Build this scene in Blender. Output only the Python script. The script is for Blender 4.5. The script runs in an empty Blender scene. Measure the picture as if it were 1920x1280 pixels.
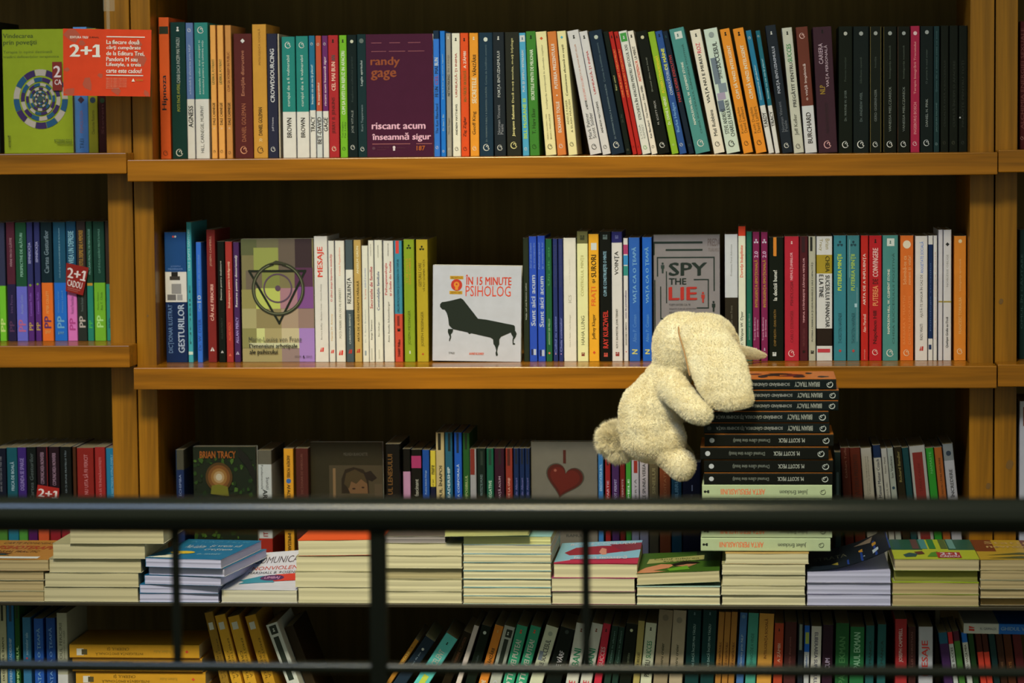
import bpy, bmesh, math, random
from mathutils import Vector, Matrix
import numpy as np
random.seed(7)
rng = np.random.default_rng(11)
S = bpy.context.scene
COL = S.collection
R = math.radians

# ------------------------------------------------------------------ camera
FPX = 5225.0
PITCH, YAW, ROLL = R(4.30), R(4.95), R(-0.55)
CAMROT = Matrix.Rotation(YAW, 3, 'Z') @ Matrix.Rotation(R(90) - PITCH, 3, 'X') @ Matrix.Rotation(ROLL, 3, 'Z')
CAMZ = 1.60
AX = CAMROT @ Vector((0, 0, -1))
CAMPOS = Vector((0, 0, 0)) - AX * 4.45
CAMPOS.z = CAMZ
cd = bpy.data.cameras.new('camera')
cam = bpy.data.objects.new('camera', cd)
COL.objects.link(cam)
cam.matrix_world = Matrix.Translation(CAMPOS) @ CAMROT.to_4x4()
cd.sensor_width = 36.0
cd.lens = FPX / 1920 * 36
cd.clip_start = 0.05
cd.dof.use_dof = True
cd.dof.focus_distance = 4.34
cd.dof.aperture_fstop = 3.4
S.camera = cam

def P(px, py, Y):
    """world point on the vertical plane y=Y seen at photo pixel (px, py)"""
    d = CAMROT @ Vector(((px - 960) / FPX, -(py - 640) / FPX, -1))
    return CAMPOS + d * ((Y - CAMPOS.y) / d.y)

def pix(p):
    v = CAMROT.transposed() @ (Vector(p) - CAMPOS)
    return (960 + FPX * v.x / -v.z, 640 - FPX * v.y / -v.z)

# ------------------------------------------------------------------ light, world, exposure
S.view_settings.view_transform = 'Standard'
S.view_settings.look = 'None'
S.view_settings.gamma = 1.0
S.view_settings.exposure = -0.10
S.view_settings.use_curve_mapping = False
w = bpy.data.worlds.new('shop_world')
S.world = w
w.use_nodes = True
w.node_tree.nodes['Background'].inputs[0].default_value = (0.77, 0.81, 0.54, 1)
w.node_tree.nodes['Background'].inputs[1].default_value = 0.42

def area(name, loc, target, sx, sy, power, col):
    l = bpy.data.lights.new(name, 'AREA')
    l.shape = 'RECTANGLE'; l.size = sx; l.size_y = sy
    l.energy = power; l.color = col
    o = bpy.data.objects.new(name, l)
    COL.objects.link(o)
    o.location = loc
    o.rotation_euler = (Vector(target) - Vector(loc)).to_track_quat('-Z', 'Y').to_euler()
    return o
lp = area('ceiling_lamp_panel', (-0.22, -2.95, 4.10), (-0.06, 0, 0.95), 1.0, 0.6, 8.6, (1.0, 0.83, 0.38))
lp.data.spread = R(37)
area('window_daylight', (-1.0, -3.15, 4.25), (-0.5, -1.2, 1.16), 2.4, 0.30, 62, (0.42, 0.62, 1.0))

# ------------------------------------------------------------------ materials
def lin(h):
    v = []
    for i in (0, 2, 4):
        c = int(h[i:i + 2], 16) / 255
        v.append(c / 12.92 if c <= 0.04045 else ((c + 0.055) / 1.055) ** 2.4)
    return v
WHITE = lin('ccc0a2')
ROW_LIGHT = [1.0]          # light or shade of a whole row, multiplied into its albedo
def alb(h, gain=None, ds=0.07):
    gain = ROW_LIGHT[0] if gain is None else gain
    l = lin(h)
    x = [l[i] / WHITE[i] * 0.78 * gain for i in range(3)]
    g_ = 0.3 * x[0] + 0.6 * x[1] + 0.1 * x[2]
    x = [v * (1 - ds) + g_ * ds for v in x]
    x = [max(0.006, v * (0.70 + 0.3 * min(1, v / 0.70))) for v in x]
    k_ = min(1.0, 0.80 / max(x))
    return [v * k_ for v in x] + [1.0]

MATS = {}
def new_mat(name):
    m = bpy.data.materials.new(name)
    m.use_nodes = True
    return m, m.node_tree.nodes, m.node_tree.links, m.node_tree.nodes['Principled BSDF']

def cover_mat(h, gloss=0.38):
    """laminated printed card"""
    k = ('c', h, gloss, ROW_LIGHT[0])
    if k in MATS: return MATS[k]
    m, N, L, B = new_mat('printed_card_' + h)
    c = alb(h)
    tc = N.new('ShaderNodeTexCoord'); ns = N.new('ShaderNodeTexNoise')
    ns.inputs['Scale'].default_value = 60; ns.inputs['Detail'].default_value = 3
    L.new(tc.outputs['Object'], ns.inputs['Vector'])
    mx = N.new('ShaderNodeMix'); mx.data_type = 'RGBA'
    mx.inputs[6].default_value = [v * 0.9 for v in c[:3]] + [1]
    mx.inputs[7].default_value = [min(1, v * 1.1) for v in c[:3]] + [1]
    L.new(ns.outputs['Fac'], mx.inputs[0]); L.new(mx.outputs[2], B.inputs['Base Color'])
    B.inputs['Roughness'].default_value = gloss
    B.inputs['Specular IOR Level'].default_value = 0.15
    MATS[k] = m
    return m

def ink_mat(h):
    k = ('i', h, ROW_LIGHT[0])
    if k in MATS: return MATS[k]
    m, N, L, B = new_mat('ink_' + h)
    B.inputs['Base Color'].default_value = alb(h)
    B.inputs['Roughness'].default_value = 0.45
    B.inputs['Specular IOR Level'].default_value = 0.3
    MATS[k] = m
    return m

def page_mat(h):
    k = ('p', h, ROW_LIGHT[0])
    if k in MATS: return MATS[k]
    m, N, L, B = new_mat('paper_edges_' + h)
    c = alb(h)
    tc = N.new('ShaderNodeTexCoord'); mp = N.new('ShaderNodeMapping')
    mp.inputs['Scale'].default_value = (2.5, 2.5, 1800)
    ns = N.new('ShaderNodeTexNoise'); ns.inputs['Scale'].default_value = 1.0; ns.inputs['Detail'].default_value = 2
    L.new(tc.outputs['Object'], mp.inputs['Vector']); L.new(mp.outputs['Vector'], ns.inputs['Vector'])
    mx = N.new('ShaderNodeMix'); mx.data_type = 'RGBA'
    mx.inputs[6].default_value = [v * 0.92 for v in c[:3]] + [1]
    mx.inputs[7].default_value = [min(0.9, v * 1.06) for v in c[:3]] + [1]
    L.new(ns.outputs['Fac'], mx.inputs[0]); L.new(mx.outputs[2], B.inputs['Base Color'])
    bp = N.new('ShaderNodeBump'); bp.inputs['Strength'].default_value = 0.25; bp.inputs['Distance'].default_value = 0.0004
    L.new(ns.outputs['Fac'], bp.inputs['Height']); L.new(bp.outputs['Normal'], B.inputs['Normal'])
    B.inputs['Roughness'].default_value = 0.8
    MATS[k] = m
    return m

def wood_mat(name, h, axis, rough=0.28, dark=0.55):
    m, N, L, B = new_mat(name)
    c = alb(h, 1.0, 0.0)
    tc = N.new('ShaderNodeTexCoord'); mp = N.new('ShaderNodeMapping')
    s = [34, 34, 34]; s[axis] = 1.6
    mp.inputs['Scale'].default_value = s
    L.new(tc.outputs['Object'], mp.inputs['Vector'])
    n1 = N.new('ShaderNodeTexNoise'); n1.inputs['Scale'].default_value = 1.3; n1.inputs['Detail'].default_value = 5
    n1.inputs['Distortion'].default_value = 0.7
    L.new(mp.outputs['Vector'], n1.inputs['Vector'])
    mp2 = N.new('ShaderNodeMapping'); s2 = [260, 260, 260]; s2[axis] = 9
    mp2.inputs['Scale'].default_value = s2
    L.new(tc.outputs['Object'], mp2.inputs['Vector'])
    n2 = N.new('ShaderNodeTexNoise'); n2.inputs['Scale'].default_value = 1.0; n2.inputs['Detail'].default_value = 3
    L.new(mp2.outputs['Vector'], n2.inputs['Vector'])
    ad = N.new('ShaderNodeMath'); ad.operation = 'MULTIPLY_ADD'
    ad.inputs[1].default_value = 0.35
    L.new(n2.outputs['Fac'], ad.inputs[0]); L.new(n1.outputs['Fac'], ad.inputs[2])
    cr = N.new('ShaderNodeValToRGB')
    cr.color_ramp.elements[0].position = 0.42; cr.color_ramp.elements[1].position = 0.85
    cr.color_ramp.elements[0].color = [v * dark for v in c[:3]] + [1]
    cr.color_ramp.elements[1].color = [min(1, v * 1.15) for v in c[:3]] + [1]
    L.new(ad.outputs[0], cr.inputs['Fac']); L.new(cr.outputs['Color'], B.inputs['Base Color'])
    bp = N.new('ShaderNodeBump'); bp.inputs['Strength'].default_value = 0.12; bp.inputs['Distance'].default_value = 0.001
    L.new(ad.outputs[0], bp.inputs['Height']); L.new(bp.outputs['Normal'], B.inputs['Normal'])
    B.inputs['Roughness'].default_value = rough
    B.inputs['Specular IOR Level'].default_value = 0.38
    return m

def plain(name, rgb, rough=0.5, metal=0.0, spec=0.5):
    m, N, L, B = new_mat(name)
    tc = N.new('ShaderNodeTexCoord'); ns = N.new('ShaderNodeTexNoise'); ns.inputs['Scale'].default_value = 14
    L.new(tc.outputs['Object'], ns.inputs['Vector'])
    mx = N.new('ShaderNodeMix'); mx.data_type = 'RGBA'
    mx.inputs[6].default_value = [v * 0.82 for v in rgb] + [1]; mx.inputs[7].default_value = [min(1, v * 1.18) for v in rgb] + [1]
    L.new(ns.outputs['Fac'], mx.inputs[0]); L.new(mx.outputs[2], B.inputs['Base Color'])
    B.inputs['Roughness'].default_value = rough; B.inputs['Metallic'].default_value = metal
    B.inputs['Specular IOR Level'].default_value = spec
    return m

# ------------------------------------------------------------------ mesh accumulator
class MB:
    def __init__(self):
        self.v = []; self.f = []; self.mi = []; self.mats = []; self.key = {}
    def slot(self, m):
        if m.name not in self.key:
            self.key[m.name] = len(self.mats); self.mats.append(m)
        return self.key[m.name]
    def poly(self, pts, m):
        n = len(self.v); self.v += [tuple(p) for p in pts]
        self.f.append(tuple(range(n, n + len(pts)))); self.mi.append(self.slot(m))
    def add(self, vs, fs, m):
        n = len(self.v); self.v += [tuple(p) for p in vs]; s = self.slot(m)
        for f in fs: self.f.append(tuple(i + n for i in f)); self.mi.append(s)
    def box(self, a, b, m):
        x0, y0, z0 = a; x1, y1, z1 = b
        vs = [(x0,y0,z0),(x1,y0,z0),(x1,y1,z0),(x0,y1,z0),(x0,y0,z1),(x1,y0,z1),(x1,y1,z1),(x0,y1,z1)]
        self.add(vs, [(0,3,2,1),(4,5,6,7),(0,1,5,4),(1,2,6,5),(2,3,7,6),(3,0,4,7)], m)
    def build(self, name, parent=None, smooth=False, loc=None):
        me = bpy.data.meshes.new(name)
        me.from_pydata(self.v, [], self.f)
        for m in self.mats: me.materials.append(m)
        me.polygons.foreach_set('material_index', self.mi)
        if smooth: me.polygons.foreach_set('use_smooth', [True] * len(self.f))
        me.update()
        o = bpy.data.objects.new(name, me); COL.objects.link(o)
        if parent: o.parent = parent
        if loc: o.location = loc
        return o

def tag(o, label, cat, group=None):
    o['label'] = label; o['category'] = cat
    if group: o['group'] = group
    return o
def empty(name, loc=(0, 0, 0), rot=(0, 0, 0)):
    o = bpy.data.objects.new(name, None); COL.objects.link(o)
    o.location = loc; o.rotation_euler = rot; o.empty_display_size = 0.02
    return o
def struct(o):
    o['kind'] = 'structure'; return o

def bevel(o, w, seg=2):
    b = o.modifiers.new('bevel', 'BEVEL'); b.width = w; b.segments = seg; b.limit_method = 'ANGLE'
    return o

# ------------------------------------------------------------------ lettering
TXT = {}
def text_geo(s, bold=False):
    k = (s, bold)
    if k in TXT: return TXT[k]
    c = bpy.data.curves.new('lettering', 'FONT')
    c.body = s; c.resolution_u = 2; c.size = 1.0
    o = bpy.data.objects.new('lettering', c)
    me = o.to_mesh()
    vs = [(v.co.x, v.co.y) for v in me.vertices]; fs = [tuple(p.vertices) for p in me.polygons]
    o.to_mesh_clear()
    bpy.data.objects.remove(o); bpy.data.curves.remove(c)
    if not vs: TXT[k] = ([], []); return TXT[k]
    x0 = min(v[0] for v in vs); x1 = max(v[0] for v in vs)
    y0 = min(v[1] for v in vs); y1 = max(v[1] for v in vs)
    lay = [0] * len(vs)
    if bold:        # heavier strokes: the same glyphs printed again with a small shift
        n = len(vs); e = 0.026
        sh = ((-e, -e * .5), (e, e * .5), (0, 0))
        fs = [tuple(i + n * k_ for i in f) for k_ in range(3) for f in fs]
        lay = [k_ for k_ in range(3) for _ in range(n)]
        vs = [(a + dx, b + dy) for dx, dy in sh for a, b in vs]
        x0 -= e; x1 += e; y0 -= e * .5; y1 += e * .5
    vs = [((a - x0) / max(1e-6, x1 - x0), (b - y0) / max(1e-6, y1 - y0), 0.00002 * q) for (a, b), q in zip(vs, lay)]
    TXT[k] = (vs, fs)
    return TXT[k]

def circ(cx, cy, r, n=16, a0=0, a1=360):
    return [(cx + r * math.cos(R(a0 + (a1 - a0) * i / n)), cy + r * math.sin(R(a0 + (a1 - a0) * i / n))) for i in range(n if a1 - a0 >= 360 else n + 1)]
def ring(cx, cy, r0, r1, a0, a1, n=14, taper=False):
    q = []
    for i in range(n):
        t0 = i / n; t1 = (i + 1) / n
        A = R(a0 + (a1 - a0) * t0); Bq = R(a0 + (a1 - a0) * t1)
        w0 = w1 = 1.0
        if taper: w0 = 0.25 + math.sin(math.pi * t0); w1 = 0.25 + math.sin(math.pi * t1)
        d0 = (r1 - r0) * w0; d1 = (r1 - r0) * w1
        q.append([(cx + r1 * math.cos(A), cy + r1 * math.sin(A)), (cx + r1 * math.cos(Bq), cy + r1 * math.sin(Bq)),
                  (cx + (r1 - d1) * math.cos(Bq), cy + (r1 - d1) * math.sin(Bq)), (cx + (r1 - d0) * math.cos(A), cy + (r1 - d0) * math.sin(A))])
    return q
KEY = [circ(.5, .72, .24, 14), [(.36, .6), (.64, .6), (.56, .42), (.78, .3), (.78, 0), (.22, 0), (.22, .3), (.44, .42)]]
GLY = {
    'L': ring(.46, .5, .38, .47, 60, 350, 16, True) + ring(.6, .62, .1, .2, -60, 200, 8) + [[(.62, .5), (.72, .5), (.9, .3), (.78, .3)]],
    'K': KEY,
    'O': [circ(.5, .5, .5, 18)],
    'T': [circ(.5, .78, .2, 12), circ(.22, .3, .2, 12), circ(.78, .3, .2, 12), [(.42, .3), (.58, .3), (.5, .78)]],
    'F': [[(0, 0), (.42, 0), (.42, 1), (.3, 1)], [(.5, 0), (.92, 0), (1, 1), (.6, 1)]],
    'W': [[(0, 0), (1, 0), (1, .55), (0, .55)], [(0, .65), (.45, .65), (.45, 1), (0, 1)], [(.6, .6), (1, .6), (1, 1), (.6, 1)]],
    'D': [[(.5, 0), (1, .5), (.5, 1), (0, .5)]],
    'V': [[(0, .55), (.5, 1), (1, .55), (1, .7), (.5, 1.15), (0, .7)], [(0, .05), (.5, .5), (1, .05), (1, .2), (.5, .65), (0, .2)]],
    'A': [[(0, 0), (.42, 0), (.46, .9)], [(.58, 0), (1, 0), (.54, .9)]],
    'S': [[(0, 0), (1, 0), (1, 1), (0, 1)]],
}
# ------------------------------------------------------------------ books
BOOKS = []      # records for labelling
def u_profile(T, D, r, c):
    """outer and inner outline (x, y) of a cover folded round a spine at y=0"""
    n = 3
    out = [(0, D)] + [(r - r * math.cos(R(90 * i / n)), r - r * math.sin(R(90 * i / n))) for i in range(n + 1)]
    out += [(T - r + r * math.sin(R(90 * i / n)), r - r * math.cos(R(90 * i / n))) for i in range(n + 1)] + [(T, D)]
    inn = [(c, D)] + [(c + 0.0001 * i, c + 0.0003) for i in range(n + 1)] + [(T - c - 0.0001 * (n - i), c + 0.0003) for i in range(n + 1)] + [(T - c, D)]
    return out, inn

def cover_geo(mb, T, D, H, bands, tf, gloss=0.38, r=None):
    """bands: [(z_from, z_to, hex)]"""
    c = 0.00045
    r = min(0.0016, T * 0.22) if r is None else r
    out, inn = u_profile(T, D, r, c)
    n = len(out)
    white = cover_mat('cfc6ae', 0.6)
    for z0, z1, h in bands:
        m = cover_mat(h, gloss)
        vs = [tf(x, y, z0) for x, y in out] + [tf(x, y, z1) for x, y in out]
        mb.add(vs, [(i, i + 1, n + i + 1, n + i) for i in range(n - 1)], m)
    z0, z1 = bands[0][0], bands[-1][1]
    if z0 > z1: z0, z1 = z1, z0
    z0 = min(b[0] for b in bands); z1 = max(b[1] for b in bands)
    vs = [tf(x, y, z0) for x, y in inn] + [tf(x, y, z1) for x, y in inn]
    mb.add(vs, [(i + 1, i, n + i, n + i + 1) for i in range(n - 1)], white)
    for zz, fl in ((z0, 0), (z1, 1)):
        vs = [tf(x, y, zz) for x, y in out] + [tf(x, y, zz) for x, y in inn]
        mb.add(vs, [(i, i + 1, n + i + 1, n + i) for i in range(n - 1)], white if fl else cover_mat(bands[0][2], gloss))
    for k in (0, n - 1):
        mb.add([tf(*out[k], z0), tf(*inn[k], z0), tf(*inn[k], z1), tf(*out[k], z1)], [(0, 1, 2, 3)], white)

def pages_geo(mb, x0, x1, y0, y1, z0, z1, tf, h):
    vs = [tf(x, y, z) for z in (z0, z1) for x, y in ((x0, y0), (x1, y0), (x1, y1), (x0, y1))]
    mb.add(vs, [(0, 3, 2, 1), (4, 5, 6, 7), (0, 1, 5, 4), (1, 2, 6, 5), (2, 3, 7, 6), (3, 0, 4, 7)], page_mat(h))

def spine_decor(mb, T, H, decor, zf):
    """decor grammar: items split by ';' ; text:y1:y2:col[:size[:v[:flags]]] | @G:y:col[:size[:v]] | #y1:y2:col[:u0:u1]"""
    lay = 0.00012
    for it in [d for d in decor.split(';') if d.strip()]:
        a = it.strip().split(':') + [''] * 3
        if a[0].startswith('@'):
            z = zf(float(a[1])); col = a[2] or 'd8d0b8'
            sz = float(a[3]) if a[3:] and a[3] else 0.5
            v = float(a[4]) if len(a) > 4 and a[4] else 0.5
            w_ = min(sz * T, 0.0125)
            for pg in GLY[a[0][1:]]:
                mb.poly([(v * T + (p[0] - .5) * w_, -lay, z + (p[1] - .5) * w_ * 1.05) for p in pg], ink_mat(col))
        elif a[0].startswith('#'):
            z1, z0 = zf(float(a[0][1:])), zf(float(a[1]))
            u0 = float(a[3] or 0.06); u1 = float(a[4] or 0.94)
            mb.poly([(u0 * T, -lay, z0), (u1 * T, -lay, z0), (u1 * T, -lay, z1), (u0 * T, -lay, z1)], ink_mat(a[2]))
        else:
            s = a[0]; z0, z1 = sorted((zf(float(a[1])), zf(float(a[2])))); col = a[3] or 'd8d0b8'
            sz = float(a[4]) if len(a) > 4 and a[4] else 0.45
            sz *= 1.15
            v = float(a[5]) if len(a) > 5 and a[5] else 0.5
            fl = a[6] if len(a) > 6 else ''
            vs, fs = text_geo(s, 'b' in fl or sz >= 0.33)
            hh = sz * T
            if 'h' in fl:      # reads across the spine
                q = [((v - sz / 2) * T + p[0] * hh, -lay - p[2], z0 + p[1] * (z1 - z0)) for p in vs]
            elif 'd' in fl:    # reads downwards
                q = [((v - sz / 2) * T + p[1] * hh, -lay - p[2], z1 - p[0] * (z1 - z0)) for p in vs]
            else:              # reads upwards
                q = [((v + sz / 2) * T - p[1] * hh, -lay - p[2], z0 + p[0] * (z1 - z0)) for p in vs]
            mb.add(q, fs, ink_mat(col))
        lay += 0.00006

def parse_bands(spec, H, zf):
    ps = spec.split(',')
    res = []; z_hi = H
    for p in ps:
        if '@' in p:
            c, y = p.split('@'); z = max(0.001, min(z_hi - 0.001, zf(float(y))))
            res.append((z, z_hi, c)); z_hi = z
        else:
            res.append((0.0, z_hi, p))
    return res[::-1]

def spine_book(T, H, D, bands, decor, zf, pages='a08c60', gloss=0.38):
    root = empty('paperback_book')
    tf = lambda x, y, z: (x, y, z)
    mb = MB(); cover_geo(mb, T, D, H, parse_bands(bands, H, zf), tf, gloss)
    spine_decor(mb, T, H, decor, zf)
    mb.build('cover', root)
    mb = MB(); pages_geo(mb, 0.0005, T - 0.0005, 0.0012, D - 0.0012, 0.0006, H - 0.0006, tf, pages)
    mb.build('page_block', root)
    return root

class Art:
    """artwork printed on a face: x and z given in crop pixels"""
    def __init__(s, mb, box, W, H, y=0.0, tf=None):
        s.mb = mb; s.b = box; s.W = W; s.H = H; s.l = 0.00012; s.y = y
        s.tf = tf or (lambda u, v, l: (u * W, y - l, (1 - v) * H))
    def q(s, X, Y):
        return ((X - s.b[0]) / (s.b[2] - s.b[0]), (Y - s.b[1]) / (s.b[3] - s.b[1]))
    def pt(s, X, Y, e=0.0):
        u, v = s.q(X, Y)
        return s.tf(min(1, max(0, u)), min(1, max(0, v)), s.l + e)
    def up(s): s.l += 0.00003
    tess = False
    def poly(s, pts, col, up=True):
        if s.tess:      # follow a bent cover
            bm = bmesh.new(); bm.faces.new([bm.verts.new((p[0], p[1], 0)) for p in pts])
            bmesh.ops.triangulate(bm, faces=bm.faces[:])
            bmesh.ops.subdivide_edges(bm, edges=bm.edges[:], cuts=5, use_grid_fill=True)
            bm.verts.index_update()
            s.mb.add([s.pt(v.co.x, v.co.y) for v in bm.verts], [tuple(v.index for v in f.verts) for f in bm.faces], ink_mat(col)); bm.free()
        else: s.mb.poly([s.pt(*p) for p in pts], ink_mat(col))
        if up: s.up()
        else: s.l += 0.000012
    def rect(s, x0, y0, x1, y1, col, up=True):
        s.poly([(x0, y1), (x1, y1), (x1, y0), (x0, y0)], col, up)
    def line(s, pts, w, col):
        for (a, b) in zip(pts[:-1], pts[1:]):
            dx, dy = b[0] - a[0], b[1] - a[1]; L_ = math.hypot(dx, dy) or 1
            nx, ny = -dy / L_ * w / 2, dx / L_ * w / 2; ex, ey = dx / L_ * w / 2, dy / L_ * w / 2
            s.poly([(a[0] + nx - ex, a[1] + ny - ey), (b[0] + nx + ex, b[1] + ny + ey), (b[0] - nx + ex, b[1] - ny + ey), (a[0] - nx - ex, a[1] - ny - ey)], col, False)
        s.up()
    def circle(s, cx, cy, r, col, ry=None, n=28):
        ry = ry or r
        s.poly([(cx + r * math.cos(2 * math.pi * i / n), cy - ry * math.sin(2 * math.pi * i / n)) for i in range(n)], col)
    def ring(s, cx, cy, r0, r1, col, a0=0, a1=360, n=40):
        for q in ring(0, 0, r0, r1, a0, a1, n):
            s.poly([(cx + p[0], cy - p[1]) for p in q], col, False)
        s.up()
    def text(s, t, x0, y0, x1, y1, col, bold=False):
        vs, fs = text_geo(t, bold)
        s.mb.add([s.pt(x0 + p[0] * (x1 - x0), y1 - p[1] * (y1 - y0), p[2]) for p in vs], fs, ink_mat(col)); s.up(); s.up()

def face_book(W, H, T, bands, art, box, pages='a89468', gloss=0.35, spine_right=False):
    """a book standing with its front cover outwards"""
    root = empty('paperback_book')
    if spine_right: tf = lambda x, y, z: (W - y, x, z)
    else: tf = lambda x, y, z: (y, x, z)
    mb = MB(); cover_geo(mb, T, W, H, bands, tf, gloss)
    if art:
        A = Art(mb, box, W, H); art(A)
    mb.build('cover', root)
    mb = MB(); pages_geo(mb, 0.0005, T - 0.0005, 0.0012, W - 0.0015, 0.0006, H - 0.0006, tf, pages)
    mb.build('page_block', root)
    return root

def sep(a, b):
    """do two quads (lists of 4 (x,z)) overlap?"""
    for q in (a, b):
        for i in range(4):
            x0, z0 = q[i]; x1, z1 = q[(i + 1) % 4]
            nx, nz = z1 - z0, x0 - x1
            pa = [x * nx + z * nz for x, z in a]; pb = [x * nx + z * nz for x, z in b]
            if max(pa) <= min(pb) + 1e-9 or max(pb) <= min(pa) + 1e-9: return False
    return True
def quad(x, z, T, H, a):
    c, s = math.cos(a), math.sin(a)
    return [(x, z), (x + T * c, z + T * s), (x + T * c - H * s, z + T * s + H * c), (x - H * s, z + H * c)]

def place2d(b0, b1, t0, yt, yref, ox, oy, s, Yf, zb, forced=None):
    """-> x, z of the bottom-left corner, T, H, lean (positive to the left)"""
    px = lambda X, Y: P(ox + X / s, oy + Y / s, Yf)
    B0, B1 = px(b0, yref), px(b1, yref)
    if t0 is None:
        T0 = px((b0 + b1) / 2, yt); a = 0.0 if forced is None else R(forced)
    else:
        T0 = px(t0, yt); a = math.atan2(B0.x - T0.x, T0.z - B0.z)
    T = (B1.x - B0.x) * math.cos(a)
    xb = B0.x + (B0.z - zb) * math.tan(a)
    if a >= 0:
        return xb, zb, T, (T0.z - zb) / math.cos(a), a
    lift = T * math.sin(-a)
    return xb + lift * math.tan(-a), zb + lift, T, (T0.z - zb - lift) / math.cos(a), a

ROWZ = {}
PREV = {}
def shelf_row(key, data, ox, oy, s, ybot, yref, Yf, zb, where, group, pages='a08c60', depth=0.132, gap=0.0003):
    """one line per book: b0,b1,t0|-,yt | bands | description | decor"""
    prevs = PREV.setdefault(key, []); zb += 0.0004
    for line in data.strip().splitlines():
        line = line.strip()
        if not line: continue
        co, bands, desc, decor = (line.split('|') + ['', ''])[:4]
        co = [c.strip() for c in co.split(',')]
        b0, b1 = float(co[0]), float(co[1]); t0 = None if co[2] == '-' else float(co[2]); yt = float(co[3])
        yf = Yf + (float(co[4]) if len(co) > 4 else random.uniform(-0.0015, 0.0015))
        x, z, T, H, a = place2d(b0, b1, t0, yt, yref, ox, oy, s, yf, zb)
        T -= gap
        lo, hi = LIM.get(key, (-9, 9))
        if x < lo: T -= lo - x; x = lo
        if x + T > hi: T = hi - x
        # keep clear of the neighbours already standing
        def clash(x, z, T, H, a):
            q = quad(x, z, T, H, a)
            return any(sep(q, p) for p in prevs[-3:])
        n = 0
        while clash(x, z, T, H, a) and n < 60:
            x += 0.0002; T -= 0.00012 if T > 0.005 else 0; n += 1
        prevs.append(quad(x, z, T, H, a))
        yb = ybot
        zf = lambda Y, H=H, yt=yt, yb=yb: max(0.0, min(H, (1 - (Y - yt) / (yb - yt)) * H))
        o = spine_book(T, H, min(depth, H * 0.68), bands.strip(), decor, zf, pages)
        o.location = (x, yf, z); o.rotation_euler = (0, -a, 0)
        BOOKS.append(dict(o=o, desc=desc.strip(), where=where, group=group, T=T, x=x, key=key, kind='paperback', n=n))

def stand_face(key, b0, b1, yt, yref, ox, oy, s, Yf, zb, T, bands, art, label, group=None, lean=None, desc=None, ybot=None, yaw=0, pages='a89468', spine_right=False):
    zb += 0.0004
    x, z, W, H, a = place2d(b0, b1, None, yt, yref, ox, oy, s, Yf, zb)
    if lean: a = R(lean)
    if a < 0: z += W * math.sin(-a)
    bl = [(zz0 * H, zz1 * H, c) for zz0, zz1, c in bands]
    o = face_book(W, H, T, bl, art, (b0, yt, b1, ybot or yref), pages=pages, spine_right=spine_right)
    o.location = (x, Yf, z); o.rotation_euler = (0, -a, R(yaw))
    PREV.setdefault(key, []).append(quad(x, z, W, H, a))
    tag(o, label, 'book', group)
    BOOKS.append(dict(o=o, desc=desc or 'front-facing', where=None, group=group, T=T, x=x, key=key, kind='face', n=0))
    return o

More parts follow.
